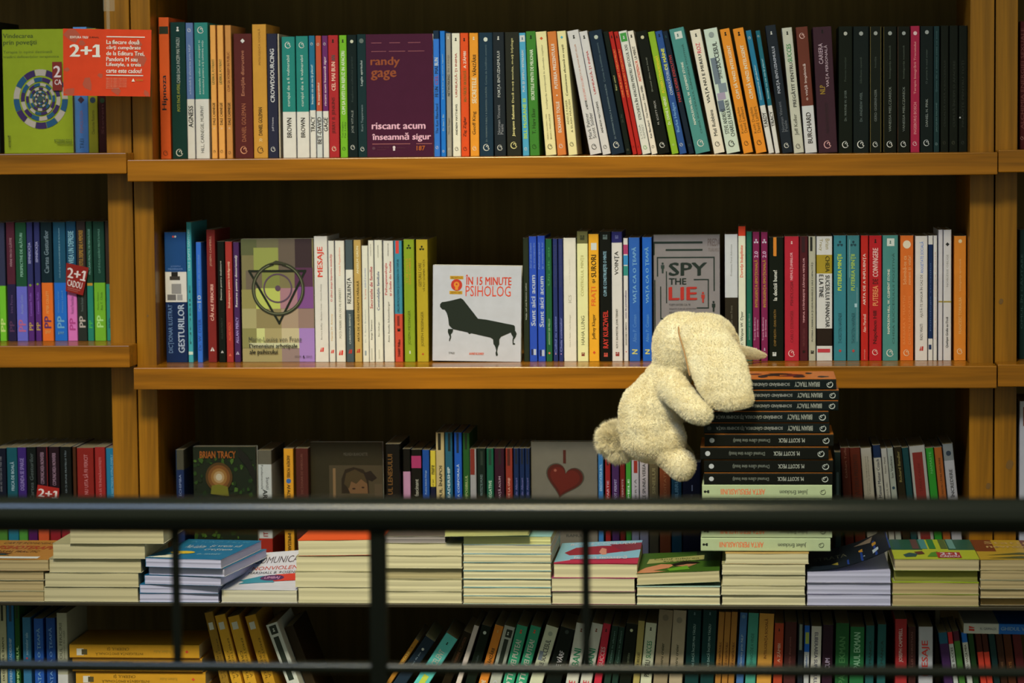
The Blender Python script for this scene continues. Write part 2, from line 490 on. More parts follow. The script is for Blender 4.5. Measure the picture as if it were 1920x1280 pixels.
# ------------------------------------------------------------------ flat books in piles
def flat_book(W, D, T, page, cover, seed, spine=None, art=None, box=None, lift=None, sag=0.0004, topcol=None, slip=0.0):
    """a book lying flat, its page edges towards the viewer (spine: 'L', 'R' or 'B')"""
    rr = random.Random(seed)
    root = empty('paperback_book')
    c = 0.0005
    n = 14
    ph = rr.uniform(0, 6.28); am = rr.uniform(0.3, 1.0) * sag
    w1 = [am * math.sin(ph + 3.1 * i / n) for i in range(n + 1)]
    m = page_mat(page); mc = cover_mat(cover); mt = cover_mat(topcol or cover); mw = cover_mat('cfc6ae', 0.6)
    # page block: rows of (z) x columns, front and sides gently uneven
    mb = MB(); nz = 5
    ins = 0.0008
    def prof(i, j):
        u = i / n; z = c + (T - 2 * c) * j / nz
        y = 0.0002 + 0.0004 * math.sin(j * 2.1 + ph) * (1 if 0 < j < nz else 0.2) + 0.0003 * math.sin(u * 9 + ph)
        return (ins + (W - 2 * ins) * u, y, z + w1[i] * (j / nz))
    vs = [prof(i, j) for j in range(nz + 1) for i in range(n + 1)]
    fs = [(j * (n + 1) + i, j * (n + 1) + i + 1, (j + 1) * (n + 1) + i + 1, (j + 1) * (n + 1) + i) for j in range(nz) for i in range(n)]
    mb.add(vs, fs, m)
    back = [(x, D - 0.001, z) for x, y, z in vs]
    mb.add(back, [f[::-1] for f in fs], m)
    for jj in (0, nz):
        a_ = [vs[jj * (n + 1) + i] for i in range(n + 1)]; b_ = [back[jj * (n + 1) + i] for i in range(n + 1)]
        q = a_ + b_
        mb.add(q, [((i, n + 1 + i, n + 2 + i, i + 1) if jj == 0 else (i, i + 1, n + 2 + i, n + 1 + i)) for i in range(n)], m)
    for ii in (0, n):
        a_ = [vs[j * (n + 1) + ii] for j in range(nz + 1)]; b_ = [back[j * (n + 1) + ii] for j in range(nz + 1)]
        mb.add(a_ + b_, [((j, j + 1, nz + 2 + j, nz + 1 + j) if ii == 0 else (j, nz + 1 + j, nz + 2 + j, j + 1)) for j in range(nz)], m)
    mb.build('page_block', root)
    # cover: bottom sheet, top sheet (may curl), spine strip
    mb = MB()
    def sheet(z, top, mat_out, mat_in, y0=-0.0004, yd=None):
        ny = 6; t = 0.0004
        g = []
        for j in range(ny + 1):
            v = j / ny
            for i in range(n + 1):
                u = i / n
                dz = w1[i] if top else 0.0
                if top and lift: dz += lift(u, v)
                g.append((W * u, y0 + (D - y0) * v, z + dz))
        g2 = [(x, y, zz + t) for x, y, zz in g]
        k = n + 1
        fa = [(j * k + i, j * k + i + 1, (j + 1) * k + i + 1, (j + 1) * k + i) for j in range(ny) for i in range(n)]
        mb.add(g2, fa, mat_out if top else mat_in)
        mb.add(g, [f[::-1] for f in fa], mat_in if top else mat_out)
        mb.add(g[:k] + g2[:k], [(i, i + 1, k + i + 1, k + i) for i in range(n)], mat_out)
        L_ = [g[j * k] for j in range(ny + 1)] + [g2[j * k] for j in range(ny + 1)]
        mb.add(L_, [(j, ny + 1 + j, ny + 2 + j, j + 1) for j in range(ny)], mat_out)
        L_ = [g[j * k + n] for j in range(ny + 1)] + [g2[j * k + n] for j in range(ny + 1)]
        mb.add(L_, [(j, j + 1, ny + 2 + j, ny + 1 + j) for j in range(ny)], mat_out)
    sheet(0.0, False, mc, mw)
    sheet(T - 0.0005, True, mt, mw)
    if spine == 'R': mb.box((W - 0.0006, 0, 0), (W, D, T), mc)
    elif spine == 'L': mb.box((0, 0, 0), (0.0006, D, T), mc)
    else: mb.box((0, D - 0.0008, 0), (W, D, T), mc)
    if art:
        def tfa(u, v, l):
            v = 1 - v
            i = min(n - 1, int(u * n)); f = u * n - i
            dz = w1[i] * (1 - f) + w1[i + 1] * f
            if lift: dz += lift(u, v)
            return (W * u, D * v, T - 0.0001 + dz + l * 1.6 + (0.0003 if lift else 0))
        A = Art(mb, box, W, D, tf=tfa); A.tess = bool(lift); art(A)
    mb.build('cover', root)
    return root

def pile(key, px0, px1, books, Yf, zb, ybase, where, group, D=0.198):
    """books bottom-up: dict(x0,x1,t [pixels], page, cover, ...)"""
    z = zb; out = []
    sc = 1 / (P(px0 + 1, ybase, Yf).x - P(px0, ybase, Yf).x)
    for k, b in enumerate(books):
        yf = Yf + b.get('dy', random.uniform(-0.002, 0.002))
        ypx = ybase - (z - zb) * sc
        X0 = P(b.get('x0', px0), ypx, yf).x; X1 = P(b.get('x1', px1), ypx, yf).x
        T = b['t'] / sc
        g = b.get('gap', 0) / sc
        z += g
        o = flat_book(X1 - X0 - 0.0004, b.get('D', D), T, b.get('page', 'b4a67c'), b.get('cover', 'a09468'), int(px0 * 31 + k * 7),
                      b.get('spine', 'B'), b.get('art'), b.get('box', (0, 0, 1, 1)), b.get('lift'), topcol=b.get('top'))
        o.location = (X0, yf, z)
        tlt = b.get('tilt', 0)
        o.rotation_euler = (0, R(tlt), R(b.get('yaw', 0)))
        if tlt > 0: o.location.z += (X1 - X0) * math.sin(R(tlt))
        z += T + 0.00045
        if tlt: z += 0
        out.append(o)
        BOOKS.append(dict(o=o, desc=b.get('desc', 'cream-paged'), where=where, group=group, T=T, x=X0, key=key, kind='pile', label=b.get('label'), n=0))
    return out, z
# ------------------------------------------------------------------ levels measured from the photo
YSH = -0.055                      # front of the shelf boards
YBK = 0.045                       # spines on the upper shelves
XS = lambda px, py, Y=0.0: P(px, py, Y).x
ZS = lambda px, py, Y=0.0: P(px, py, Y).z
Z1T = ZS(1055, 292.5, YSH); Z1B = ZS(1055, 334, YSH)
Z2T = ZS(1055, 687.5, YSH); Z2B = ZS(1055, 729, YSH)
L1T = ZS(120, 287.5, YSH); L1B = ZS(120, 326.5, YSH)
L2T = ZS(120, 648, YSH); L2B = ZS(120, 689, YSH)
Q1T = ZS(1900, 281, YSH); Q1B = ZS(1900, 323, YSH)
Q2T = ZS(1900, 683, YSH); Q2B = ZS(1900, 725, YSH)
YLED = -0.255
ZLED = ZS(960, 1133, YLED)
DEEP = 0.30

oak_x = wood_mat('oak_boards_lengthwise', '925c04', 0, 0.24, 0.46)
oak_z = wood_mat('oak_panels_upright', '8c5c06', 2, 0.36, 0.5)
dark_back = wood_mat('dark_stained_backing', '6c5626', 2, 0.7, 0.7)
ledge_m = plain('dark_varnished_ledge', (0.022, 0.018, 0.011), 0.45)

def slab(name, a, b, m, bev=0.0012, parent=None):
    c = [(a[i] + b[i]) / 2 for i in range(3)]
    mb = MB(); mb.box([a[i] - c[i] for i in range(3)], [b[i] - c[i] for i in range(3)], m)
    o = mb.build(name, parent)
    o.location = c
    if bev: bevel(o, bev)
    return o

xa0, xa1, xa2 = XS(204, 480), XS(252, 480), XS(290, 480)      # left pair of uprights at Y=0
xb0, xb1, xb2 = XS(1818, 480), XS(1864.5, 480), XS(1907, 480)
g = 0.0012
LIM = {'t': (xa2 + .0006, xb0 - .0006), 'm': (xa2 + .0006, xb0 - .0006), 'c3': (xa2 + .0006, xb0 - .0006)}
for k_ in ('l1', 'l2', 'l3'): LIM[k_] = (-9, xa0 - .0006)
for k_ in ('r1', 'r2', 'r3'): LIM[k_] = (xb2 + .0006, 9)
TOPZ = Z1T + 0.34
def bay(name_label, x0, x1, boards, zlist, group, pl, pr):
    root = empty('bookcase', ((x0 + x1) / 2, 0.15, 0))
    def add(nm, a, b, m):
        o = slab(nm, a, b, m); o.location = Vector(o.location) - Vector(root.location); o.parent = root; return o
    if pl: add('side_panel', (pl[0], 0, ZLED + 0.001), (pl[1], DEEP, TOPZ + 0.05), oak_z)
    if pr: add('side_panel', (pr[0], 0, ZLED + 0.001), (pr[1], DEEP, TOPZ + 0.05), oak_z)
    add('back_panel', (x0, DEEP + 0.001, ZLED + 0.001), (x1, DEEP + 0.012, TOPZ + 0.05), dark_back)
    for (zt, zb_, bx0, bx1) in boards:
        # the board has a front nosing that covers the uprights' edge
        mb = MB()
        inx0, inx1 = (pl[1] if pl else bx0), (pr[0] if pr else bx1)
        mb.box((bx0, YSH, zb_), (bx1, -0.0002, zt), oak_x)
        mb.box((inx0 + 0.0003, -0.0002, zb_), (inx1 - 0.0003, DEEP, zt), oak_x)
        o = mb.build('shelf_board', root); bevel(o, 0.0014)
        o.location = -Vector(root.location)
    tag(root, name_label, 'bookcase')
    return root
XL = xa0 - 1.25; XR = xb2 + 1.25
bay_mid = bay('oak bookcase bay in the middle, holding the two long shelves of upright books', xa1 + g, xb1 - g,
    [(Z1T, Z1B, XS(238.5, 320, YSH), XS(1870.5, 305, YSH)), (Z2T, Z2B, XS(250.5, 710, YSH), XS(1869, 704, YSH)),
     (TOPZ + 0.035, TOPZ, XS(238.5, 320, YSH), XS(1870.5, 305, YSH))], None, None,
    (xa1 + g, xa2), (xb0, xb1 - g))
bay_edge = bay('oak bookcase bay at the edge beside the orange card and the lime green cover', XL, xa1 - g,
    [(L1T, L1B, XL, XS(237, 305, YSH)), (L2T, L2B, XL, XS(243, 668, YSH)), (TOPZ + 0.035, TOPZ, XL, XS(237, 305, YSH))], None, None,
    None, (xa0, xa1 - g))
bay_far = bay('oak bookcase bay mostly cut off beyond the knotty double upright', xb1 + g, XR,
    [(Q1T, Q1B, XS(1872, 305, YSH), XR), (Q2T, Q2B, XS(1871, 704, YSH), XR), (TOPZ + 0.035, TOPZ, XS(1873, 305, YSH), XR)], None, None,
    (xb1 + g, xb2), None)

# knots on the uprights
knot = plain('oak_knot', (0.17, 0.085, 0.02), 0.5)
def knots(lst):
    mb = MB()
    for px, py, r in lst:
        c = P(px, py, -0.0004)
        mb.poly([(c.x + r * math.cos(t * .52) * (1 + .2 * math.sin(t)), -0.0004, c.z + 1.3 * r * math.sin(t * .52)) for t in range(12)], knot)
    return mb
for lst, par in ((((277, 592, .0016),), bay_mid), (((1877, 565, .0035), (1893, 871, .006)), bay_far), (((1853, 911, .004),), bay_mid)):
    o = knots(lst).build('knot', par); o.location = -Vector(par.location)

# ledge, base cabinet
o = slab('display_ledge', (XL, YLED, ZLED - 0.0055), (XR, DEEP + 0.012, ZLED), ledge_m, 0.001)
tag(o, 'thin dark ledge carrying the flat piles of books above the lowest row', 'ledge')
Z5 = ZS(960, 1412, -0.12)
o = slab('base_shelf', (XL, -0.235, Z5 - 0.036), (XR, DEEP, Z5), oak_x)
tag(o, 'low shelf board under the bottom row of books, mostly out of view', 'shelf')
o = slab('base_backing', (XL, DEEP + 0.001, Z5 + 0.0005), (XR, DEEP + 0.012, ZLED - 0.006), dark_back)
tag(o, 'dark backing board behind the bottom row of books', 'board')
xd = P(1758, 1200, -0.10).x
o = slab('shelf_divider', (xd - 0.004, -0.10, Z5 + 0.0005), (xd + 0.004, DEEP, ZLED - 0.006), plain('dark_divider', (0.05, 0.035, 0.012), 0.5))
tag(o, 'thin dark upright divider beside the wrapped white book in the bottom row', 'divider')

# room shell
floor_m = wood_mat('floor_boards', '4a3a1c', 0, 0.5, 0.7)
mb = MB(); mb.box((-4, -5.6, -0.05), (4, 0.8, 0), floor_m); struct(mb.build('floor'))
mb = MB(); mb.box((-4, 0.35, 0), (4, 0.45, 3.9), plain('wall_plaster', (0.10, 0.09, 0.06), 0.9)); struct(mb.build('wall_back'))
mb = MB(); mb.box((XL, 0.02, 0), (XR, 0.06, Z5 - 0.037), dark_back); struct(mb.build('baseboard_back'))

# ------------------------------------------------------------------ railing in front
YR = CAMPOS.y + 3.15
iron = plain('black_painted_iron', (0.008, 0.011, 0.007), 0.19, 0.0, 0.5)
iron_flat = plain('matt_black_iron', (0.008, 0.010, 0.007), 0.6, 0.0, 0.12)
def tube(name, a, b, r, parent, n=28, rx=None):
    a, b = Vector(a), Vector(b); ax = (b - a).normalized()
    u = ax.cross(Vector((0, 1, 0))).normalized() if abs(ax.y) < .9 else Vector((1, 0, 0)); v = ax.cross(u)
    mb = MB(); A_ = []
    for p in (a, b):
        for i in range(n):
            t = 2 * math.pi * i / n; A_.append(p + (u * math.cos(t) + v * math.sin(t)) * r)
    mb.add(A_, [(i, (i + 1) % n, n + (i + 1) % n, n + i) for i in range(n)], iron)
    mb.add(A_[:n], [tuple(range(n))[::-1]], iron); mb.add(A_[n:], [tuple(range(n))], iron)
    return mb.build(name, parent, smooth=False)
rail = empty('railing', (0, YR, 0))
def rl(px, py): p = P(px, py, YR); return Vector((p.x, 0, p.z))
a, b = rl(0, 963), rl(1920, 967)
r_top = (rl(960, 931) - rl(960, 999)).length / 2
d = (b - a).normalized()
o = tube('top_rail', a - d * 1.5, b + d * 1.5, r_top, rail)
for p_ in o.data.polygons: p_.use_smooth = len(p_.vertices) == 4
a2, b2 = rl(0, 1247), rl(1920, 1261)
r2 = (rl(960, 1243) - rl(960, 1265)).length / 2
d2 = (b2 - a2).normalized()
o = tube('mid_rail', a2 - d2 * 1.5, b2 + d2 * 1.5, r2, rail)
for p_ in o.data.polygons: p_.use_smooth = len(p_.vertices) == 4
def post(nm, px, wpx, z0, yoff=0.0):
    c = rl(px, 1120); hw = wpx / 2 / (FPX / 3.2)
    t0 = a + (b - a) * ((c.x - a.x) / (b.x - a.x)); t1 = a2 + (b2 - a2) * ((c.x - a2.x) / (b2.x - a2.x))
    mb = MB(); mb.box((c.x - hw, -hw + yoff, z0 if z0 is not None else t1.z), (c.x + hw, hw + yoff, t0.z), iron_flat)
    o = mb.build(nm, rail); bevel(o, 0.0015)
post('post', 710, 31, 0.0)
for px in (331, 1099): post('baluster', px, 16, None)
for px in (-60, 1490 + 400, ): pass
tag(rail, 'black round iron handrail with thinner bars, blurred in front of the shelves', 'railing')
# ------------------------------------------------------------------ top shelf, middle bay
G1 = 'paperbacks upright on the top shelf'
W1 = 'top shelf'
shelf_row('t', '''
52,138,-,55|c8571b|burnt orange|#130:192:28301e;Hipnoza:530:820:20242a:.5::b;@L:1175:40281a
148,272,-,95|12382f|dark green|POTI FACE AVERE,:600:830:a09a30:.2;CHIAR DACA INCEPI MAI TARZIU:222:596:a8a890:.2;@K:150:d0c8b0:.3;@L:1172
275,338,-,100|5c7088@730,cfc5b0|slate blue and white|schimbă-ţi afacerea prin NLP:280:690:b0b4b0:.28;AGNESS:785:965:1c1c1c:.55;@L:160
345,458,-,98|2a7a68@730,cfc5b0|teal and white|secretele celor trei maeştri ai:245:690:b8c0a8:.15:.36;succesului pentru a-ţi schimba viaţa:245:690:b8c0a8:.15:.62;HILL, CARNEGIE, MURPHY:785:1175:202020:.24;@L:160
475,522,-,120|d09444|light orange|LIDERUL POTRIVIT:400:610:5c5a24:.38;DALE CARNEGIE:760:945:40280c:.4;@V:975:e8d8b0:.3;@L:1165:40280c
533,585,-,120|d09444|light orange|LIDERUL POTRIVIT:400:610:5c5a24:.38;DALE CARNEGIE:760:945:40280c:.4;@V:975:e8d8b0:.3;@L:1165:40280c
598,650,-,120|b8803c|tan|CUM SA VORBIM IN PUBLIC:340:670:7c3c10:.38;DALE CARNEGIE:760:945:30200c:.4;@V:975:e8d8b0:.3;@L:1175:40280c
668,820,-,190|5a2420|maroon|Emoţiile distructive:330:705:b07450:.2;DANIEL GOLEMAN:770:1085:a0603c:.2;@D:250:d8ccb8:.24;@L:1155:c88c60
823,940,-,112|b8862c|ochre|INTELIGENŢA SOCIALĂ:150:450:6c3c10:.2;DANIEL GOLEMAN:800:1035:3c2408:.24::b;@V:1075:dcc890:.22;@L:1155:4c3010
943,1028,-,190|2b2b3a|navy|CROWDSOURCING:315:760:c4bcae:.36::b;Jeff Howe:885:1000:b0a8a0:.2;@L:1150
1032,1046,-,192|a89878|cream|
1065,1175,-,215|1f7a68@840,d2c8b2|teal and white|curajul de a fi vulnerabil:370:795:c8c8b0:.24;BROWN:890:1055:2a2018:.32;@L:285
1182,1284,-,210|1f7a68@840,d2c8b2|teal and white|curajul de a fi vulnerabil:370:795:c8c8b0:.24;BROWN:890:1055:2a2018:.32;@L:285
1290,1340,-,207|1c6878@828,ccc2ac|petrol and white|începe cu ce nu-ţi place!:450:780:b8c0b0:.4;TRACY:880:1010:201c18:.6;@L:275
1345,1392,-,207|b04e30@835,b8b4a4|rust and white|fii inspirabilul:600:785:e0c8a8:.35;BET-DAVID:885:1110:301c14:.65;@L:278
1398,1446,-,207|6a2c5c@835,ccc2ac|purple and white|riscant acum înseamnă sigur:380:790:d8b8b0:.45;GAGE:888:1005:201c18:.65;@L:275
1448,1532,-,203|a42628|crimson|CEL MAI BUN:425:665:e4b494:.34;AN:370:418:3c5048:.34;JERRY B. JENKINS:720:1025:64161a:.36;@K:250:1c1412:.34;@L:1150:e8c8a0
1540,1602,-,203|6fa01a|lime green|CUM SA EVITI UN REFUZ IN AFACERI:335:865:e0e4b8:.4;Tom Hopkins:925:1060:33520c:.25:.35;Pat Leiby:925:1060:33520c:.25:.7;@K:250:1c2410:.42;@L:1150:2a4410
1605,1685,-,200|10201e|black|Regăsirea sufletului pierdut:380:760:34403a:.22;JOE VITALE:830:1020:8c8c7c:.24;@O:255:b8b090:.34;@L:1140
1687,1762,-,195|16302f|dark green|Legile spiritului:415:625:b4b4a4:.26;Kurt Tepperwein:785:1005:7c847c:.26;@O:250:60685c:.5;@L:1155
''', 290, 20, 4.415, 1222, 1222, YBK, Z1T, W1, G1)

def art_randy(A):
    for (x0, x1) in ((90, 180), (250, 345), (415, 525)): A.rect(x0, 186, x1, 192, '8c4c50')
    for (x0, x1) in ((90, 220), (245, 390), (415, 560)): A.rect(x0, 262, x1, 266, '9c5c58')
    A.text('randy', 80, 312, 342, 408, '8c4420', True); A.text('gage', 82, 430, 310, 520, '8c4420', True)
    A.text('riscant acum', 84, 892, 562, 952, 'd0a0a0', True)
    A.text('înseamnă sigur', 86, 984, 610, 1064, 'd0a0a0', True)
    A.rect(88, 1079, 425, 1085, '9c5c58'); A.rect(478, 1079, 618, 1085, '9c5c58')
    A.text('187', 480, 1100, 556, 1142, 'a85818', True)
    A.circle(100, 1120, 14, '5c3440'); A.text('CURTEA VECHE', 130, 1105, 235, 1118, '60303c'); A.text('cultura mare', 130, 1124, 210, 1136, '60303c')
    A.circle(281, 1112, 12, 'd8c0b8'); A.rect(272, 1122, 290, 1142, 'd8c0b8'); A.text('FINANTE PERSONALE', 302, 1112, 380, 1124, '60303c')
stand_face('t', 30, 634, 112, 1196, 680, 40, 4.74, YBK + 0.001, Z1T, 0.014, [(0, 1, '4a1a30')], art_randy,
           'front-facing dark purple paperback with orange and pale lettering on the top shelf', G1, desc='purple cover')
shelf_row('t', '''
638,692,-,82|1c3040@155,2e70a8|dark-topped blue|BUN:320:390:d8d8c8:.55::b;MAI:395:460:1c3048:.5::b;CEL:472:560:8c4a6c:.5;FII UN:575:665:1c3048:.5::b;The Ken Blanchard:725:990:1c4468:.4;@L:1112
698,743,-,85|1474b0|bright blue|Ţi se fură lent apoi, oameni, legume!:290:690:a8c8d0:.3;Dr. Ioan I. Ilie:820:965:a8c8d0:.3;@L:1145
750,795,-,105|948a74|grey|NETWORKING:470:660:3c3830:.45;ÎN 3 PAŞI:300:450:6c6658:.4;Thom Singer:850:1000:6c6658:.4;@K:145:d0c8b0:.5;@L:1125
803,875,-,105|cfc4a4|cream|URMEAZĂ-ŢI INIMA:280:668:9c3426:.36::b;ANDREW MATTHEWS:730:1005:2c2820:.22::b;@K:158:1c1c1c:.4;@L:1125:2c2820
878,950,-,103|cc4c14|orange red|A ZÂMBI:265:415:f0d4b4:.36::b;NICIODATĂ:435:560:7c6420:.4;NU-I TÂRZIU:575:710:7c6420:.4;Zig Ziglar:840:1020:5c2008:.4;@K:160:1c1410:.4;@L:1125:30180c
958,1038,-,103|d08a1c|amber orange|VÂNZĂRII:295:480:30200c:.44::b;SECRETELE:495:725:f0dcae:.44;Geoff King:795:1000:6c4408:.44;@K:150:ecdcae:.34;@L:1122:ecdcae
1042,1165,-,100|1c3440|dark blue|Curtea de buddhism esoteric:205:560:5c6c68:.12;Dr. NORMAN SHEALY & DAWSON CHURCH:580:1065:6c7870:.1;@O:160:bcb8a0:.3;@L:1115
1170,1275,1150,98|22282a|charcoal|FORŢA ENTUZIASMULUI:265:670:bcb6a4:.26;Norman Vincent:740:1000:8c8880:.22:.42;Peale:910:1000:8c8880:.22:.68;@K:148:d8d0b8:.3;@L:1118
1285,1412,1262,97|2a2a20|olive black|Dacă m-aş asculta, m-aş înţelege:150:720:c8b878:.18;Jacques Salomé:740:1020:ccbc78:.2::b;@L:1098:dccc80
1418,1480,1382,103|4a94a0|sky blue|#125:182:dcd8c8:.1:.9;@K:153:2c6478:.4;PUR ŞI SIMPLU INTREABA!:255:625:e0e0d0:.4;BILL McGRANE III:685:1040:a4b83c:.46;@L:1130
1488,1575,1450,90|3f7a28|grass green|SECRETELE MINTII DE MILIONAR:250:700:d8dcb4:.3;T. Harv Eker:770:1000:204810:.32;@K:140:14200e:.36;@L:1112:204810
1622,1722,1530,95|d8c88a|straw yellow|Inteligenţa emoţională în educaţia copiilor:210:780:4c4020:.18;MAURICE J. ELIAS STEVEN E. TOBIAS:825:1050:6c5c30:.12:.36;BRIAN S. FRIEDLANDER:825:1050:6c5c30:.12:.64;@D:155:c05828:.3;@L:1115:3c3418
1732,1812,1640,93|c07430|terracotta|PUTEREA PREZENTULUI:205:600:e8d8bc:.32::b;@D:660:e8d8bc:.2;ECKHART TOLLE:715:990:e8d8bc:.32::b;@L:1110
1831,1911,1725,90|d8c88a|straw yellow|Comunicarea eficientă cu copiii:210:665:40381c:.3;ADELE FABER:700:920:5c5028:.18:.3;& ELAIN MAZLISH:700:990:5c5028:.18:.66;@D:145:3c98a0:.32;@L:1095:3c3418
''', 680, 40, 4.74, 1190, 1190, YBK, Z1T, W1, G1)
shelf_row('t', '''
218,322,15,90|cdc3b4|white|UN DE SUFERIT DE-O CARTE:490:700:c05030:.16;CA SA AJUNGA BEST-SELLER:210:485:a86430:.16;A NEVOIE:700:780:302820:.16::b;Mark Palmer:810:1035:484440:.26:.33;Scott Solder:810:1035:484440:.26:.68;@K:145:1c1c1c:.3;@L:1105:2c2820
330,405,122,95|cdc3b4|white|URMEAZĂ-ŢI INIMA:265:645:ac3434:.36::b;ANDREW MATTHEWS:710:985:2c2820:.22::b;@K:145:1c1c1c:.4;@L:1105:2c2820
410,530,205,92|1c2c38|dark navy|Curtea de buddhism esoteric:200:540:5c6c68:.12;Dr. NORMAN SHEALY & DAWSON CHURCH:565:1040:78847c:.1;@O:150:a8a890:.3;@L:1092
538,588,335,95|141c14|black|Eşti unic!:480:610:a89c60:.3;Dr. Piti:820:890:3c4434:.3;@L:1130:6c6848:.4
592,635,378,95|a82018|red|CINE MI-A LUAT CAŞCAVALUL?:250:670:e8863c:.5::b;@K:140:280c0c:.6;@L:1105:4c1010
640,680,430,95|a82018|red|CINE MI-A LUAT CAŞCAVALUL?:250:670:e8863c:.5::b;@K:140:280c0c:.6;@L:1105:4c1010
684,760,472,92|cec6ae|white|#110:185:3c8c38:.12:.88;@K:148:dce0c8:.36;ETICHETA ÎN AFACERI PENTRU SECOLUL XXI:215:870:4c4c44:.38;LYDIA:910:1035:8c8878:.2:.3;RAMSEY:910:1035:8c8878:.2:.65;@L:1112:4c9448
765,820,552,90|d0c0a4|cream|LA MINUT:225:340:30281c:.42::b;ANTREPRENOR:350:535:c04c34:.42;Ken Blanchard - Don Hutson - Ethan Willis:570:1030:48443c:.3;@K:135:1c1c1c:.5;@L:1105:2c2820
825,930,625,95|12160f|black|Drumul către tine însuţi:330:625:8c8870:.14;M. SCOTT PECK:705:915:a8a08c:.14;@O:150:b8ac80:.3;@L:1095
945,1008,733,97|86a01c|olive lime|PUTEREA EXTRAORDINARĂ:310:635:dcb818:.46;Dr. DIANE E. HENRY:665:915:e0e0b0:.34::b;@L:1090:d8dc9c:.3
1016,1080,797,92|2c507c|denim blue|DE MÂINE:245:430:c8c024:.5::b;CONDUCĂTORUL:420:655:ccd4d4:.5;Burke Hedges:720:980:7ca4c0:.46;@K:130:102034:.46;@L:1090
1087,1143,850,92|18242e|navy|MARI LIDERI EXECUTIVI:305:715:a83430:.44;@K:140:1c5048:.44;@L:1095:34504c
1157,1292,922,75|4a8474|sea green|#105:168:d4d4bc:.3:.8;@K:136:2c645c:.2;NAPOLEON HILL, W. CLEMENT STONE:370:920:dcd8b8:.16:.4:b;CHEIA SUCCESULUI, GÂNDIREA POZITIVĂ:220:1005:2c5044:.16:.68;@L:1085
1322,1420,1105,85|d0c0a0|ivory|ROZ:200:290:bc3444:.34;VIAŢA NU E MEREU:300:730:1c1814:.34;Mel Robbins:790:1020:5c5648:.3;@K:130:1c1c1c:.3;@L:1090:2c2820
1434,1558,1228,75|b8bca0|grey green|#330:560:6c7474:.1:.55;#560:640:7c8480:.3:.9;#640:700:9c8c90:.1:.7;#705:800:646c70:.05:.5;SUCCESUL:195:430:2c302c:.3:.6;SPRE:440:520:2c302c:.24:.6;STEVE ANDREAS:780:1000:2c302c:.26:.32;CHARLES FAULKNER:710:1030:2c302c:.26:.7;@O:130:8c9080:.4;@L:1088:2c2820
1584,1673,1372,75|d08418|amber orange|CUM SĂ VINZI INTELIGENT:220:695:f0dcb0:.38::b;Keith Dugdale:765:995:6c4810:.28:.34;David Lambert:765:995:6c4810:.28:.66;@K:118:241808:.38;@L:1085:503408
1695,1793,1487,70|d08418|amber orange|CUM SĂ VINZI INTELIGENT:220:695:f0dcb0:.38::b;Keith Dugdale:765:995:6c4810:.28:.34;David Lambert:765:995:6c4810:.28:.66;@K:118:241808:.38;@L:1080:503408
1808,1858,1602,85|1f7080@748,ccc2ac|petrol and white|Gestionarea gândurilor:390:700:b0c0b8:.36;TARDY:810:945:201c18:.6;@L:150
1867,1908,1690,85|1c6468@748,ccc2ac|petrol and white|începe cu ce nu-ţi place!:335:690:9cb0a8:.4;TRACY:800:935:201c18:.6;@L:135
''', 1060, 40, 4.74, 1170, 1170, YBK, Z1T, W1, G1)
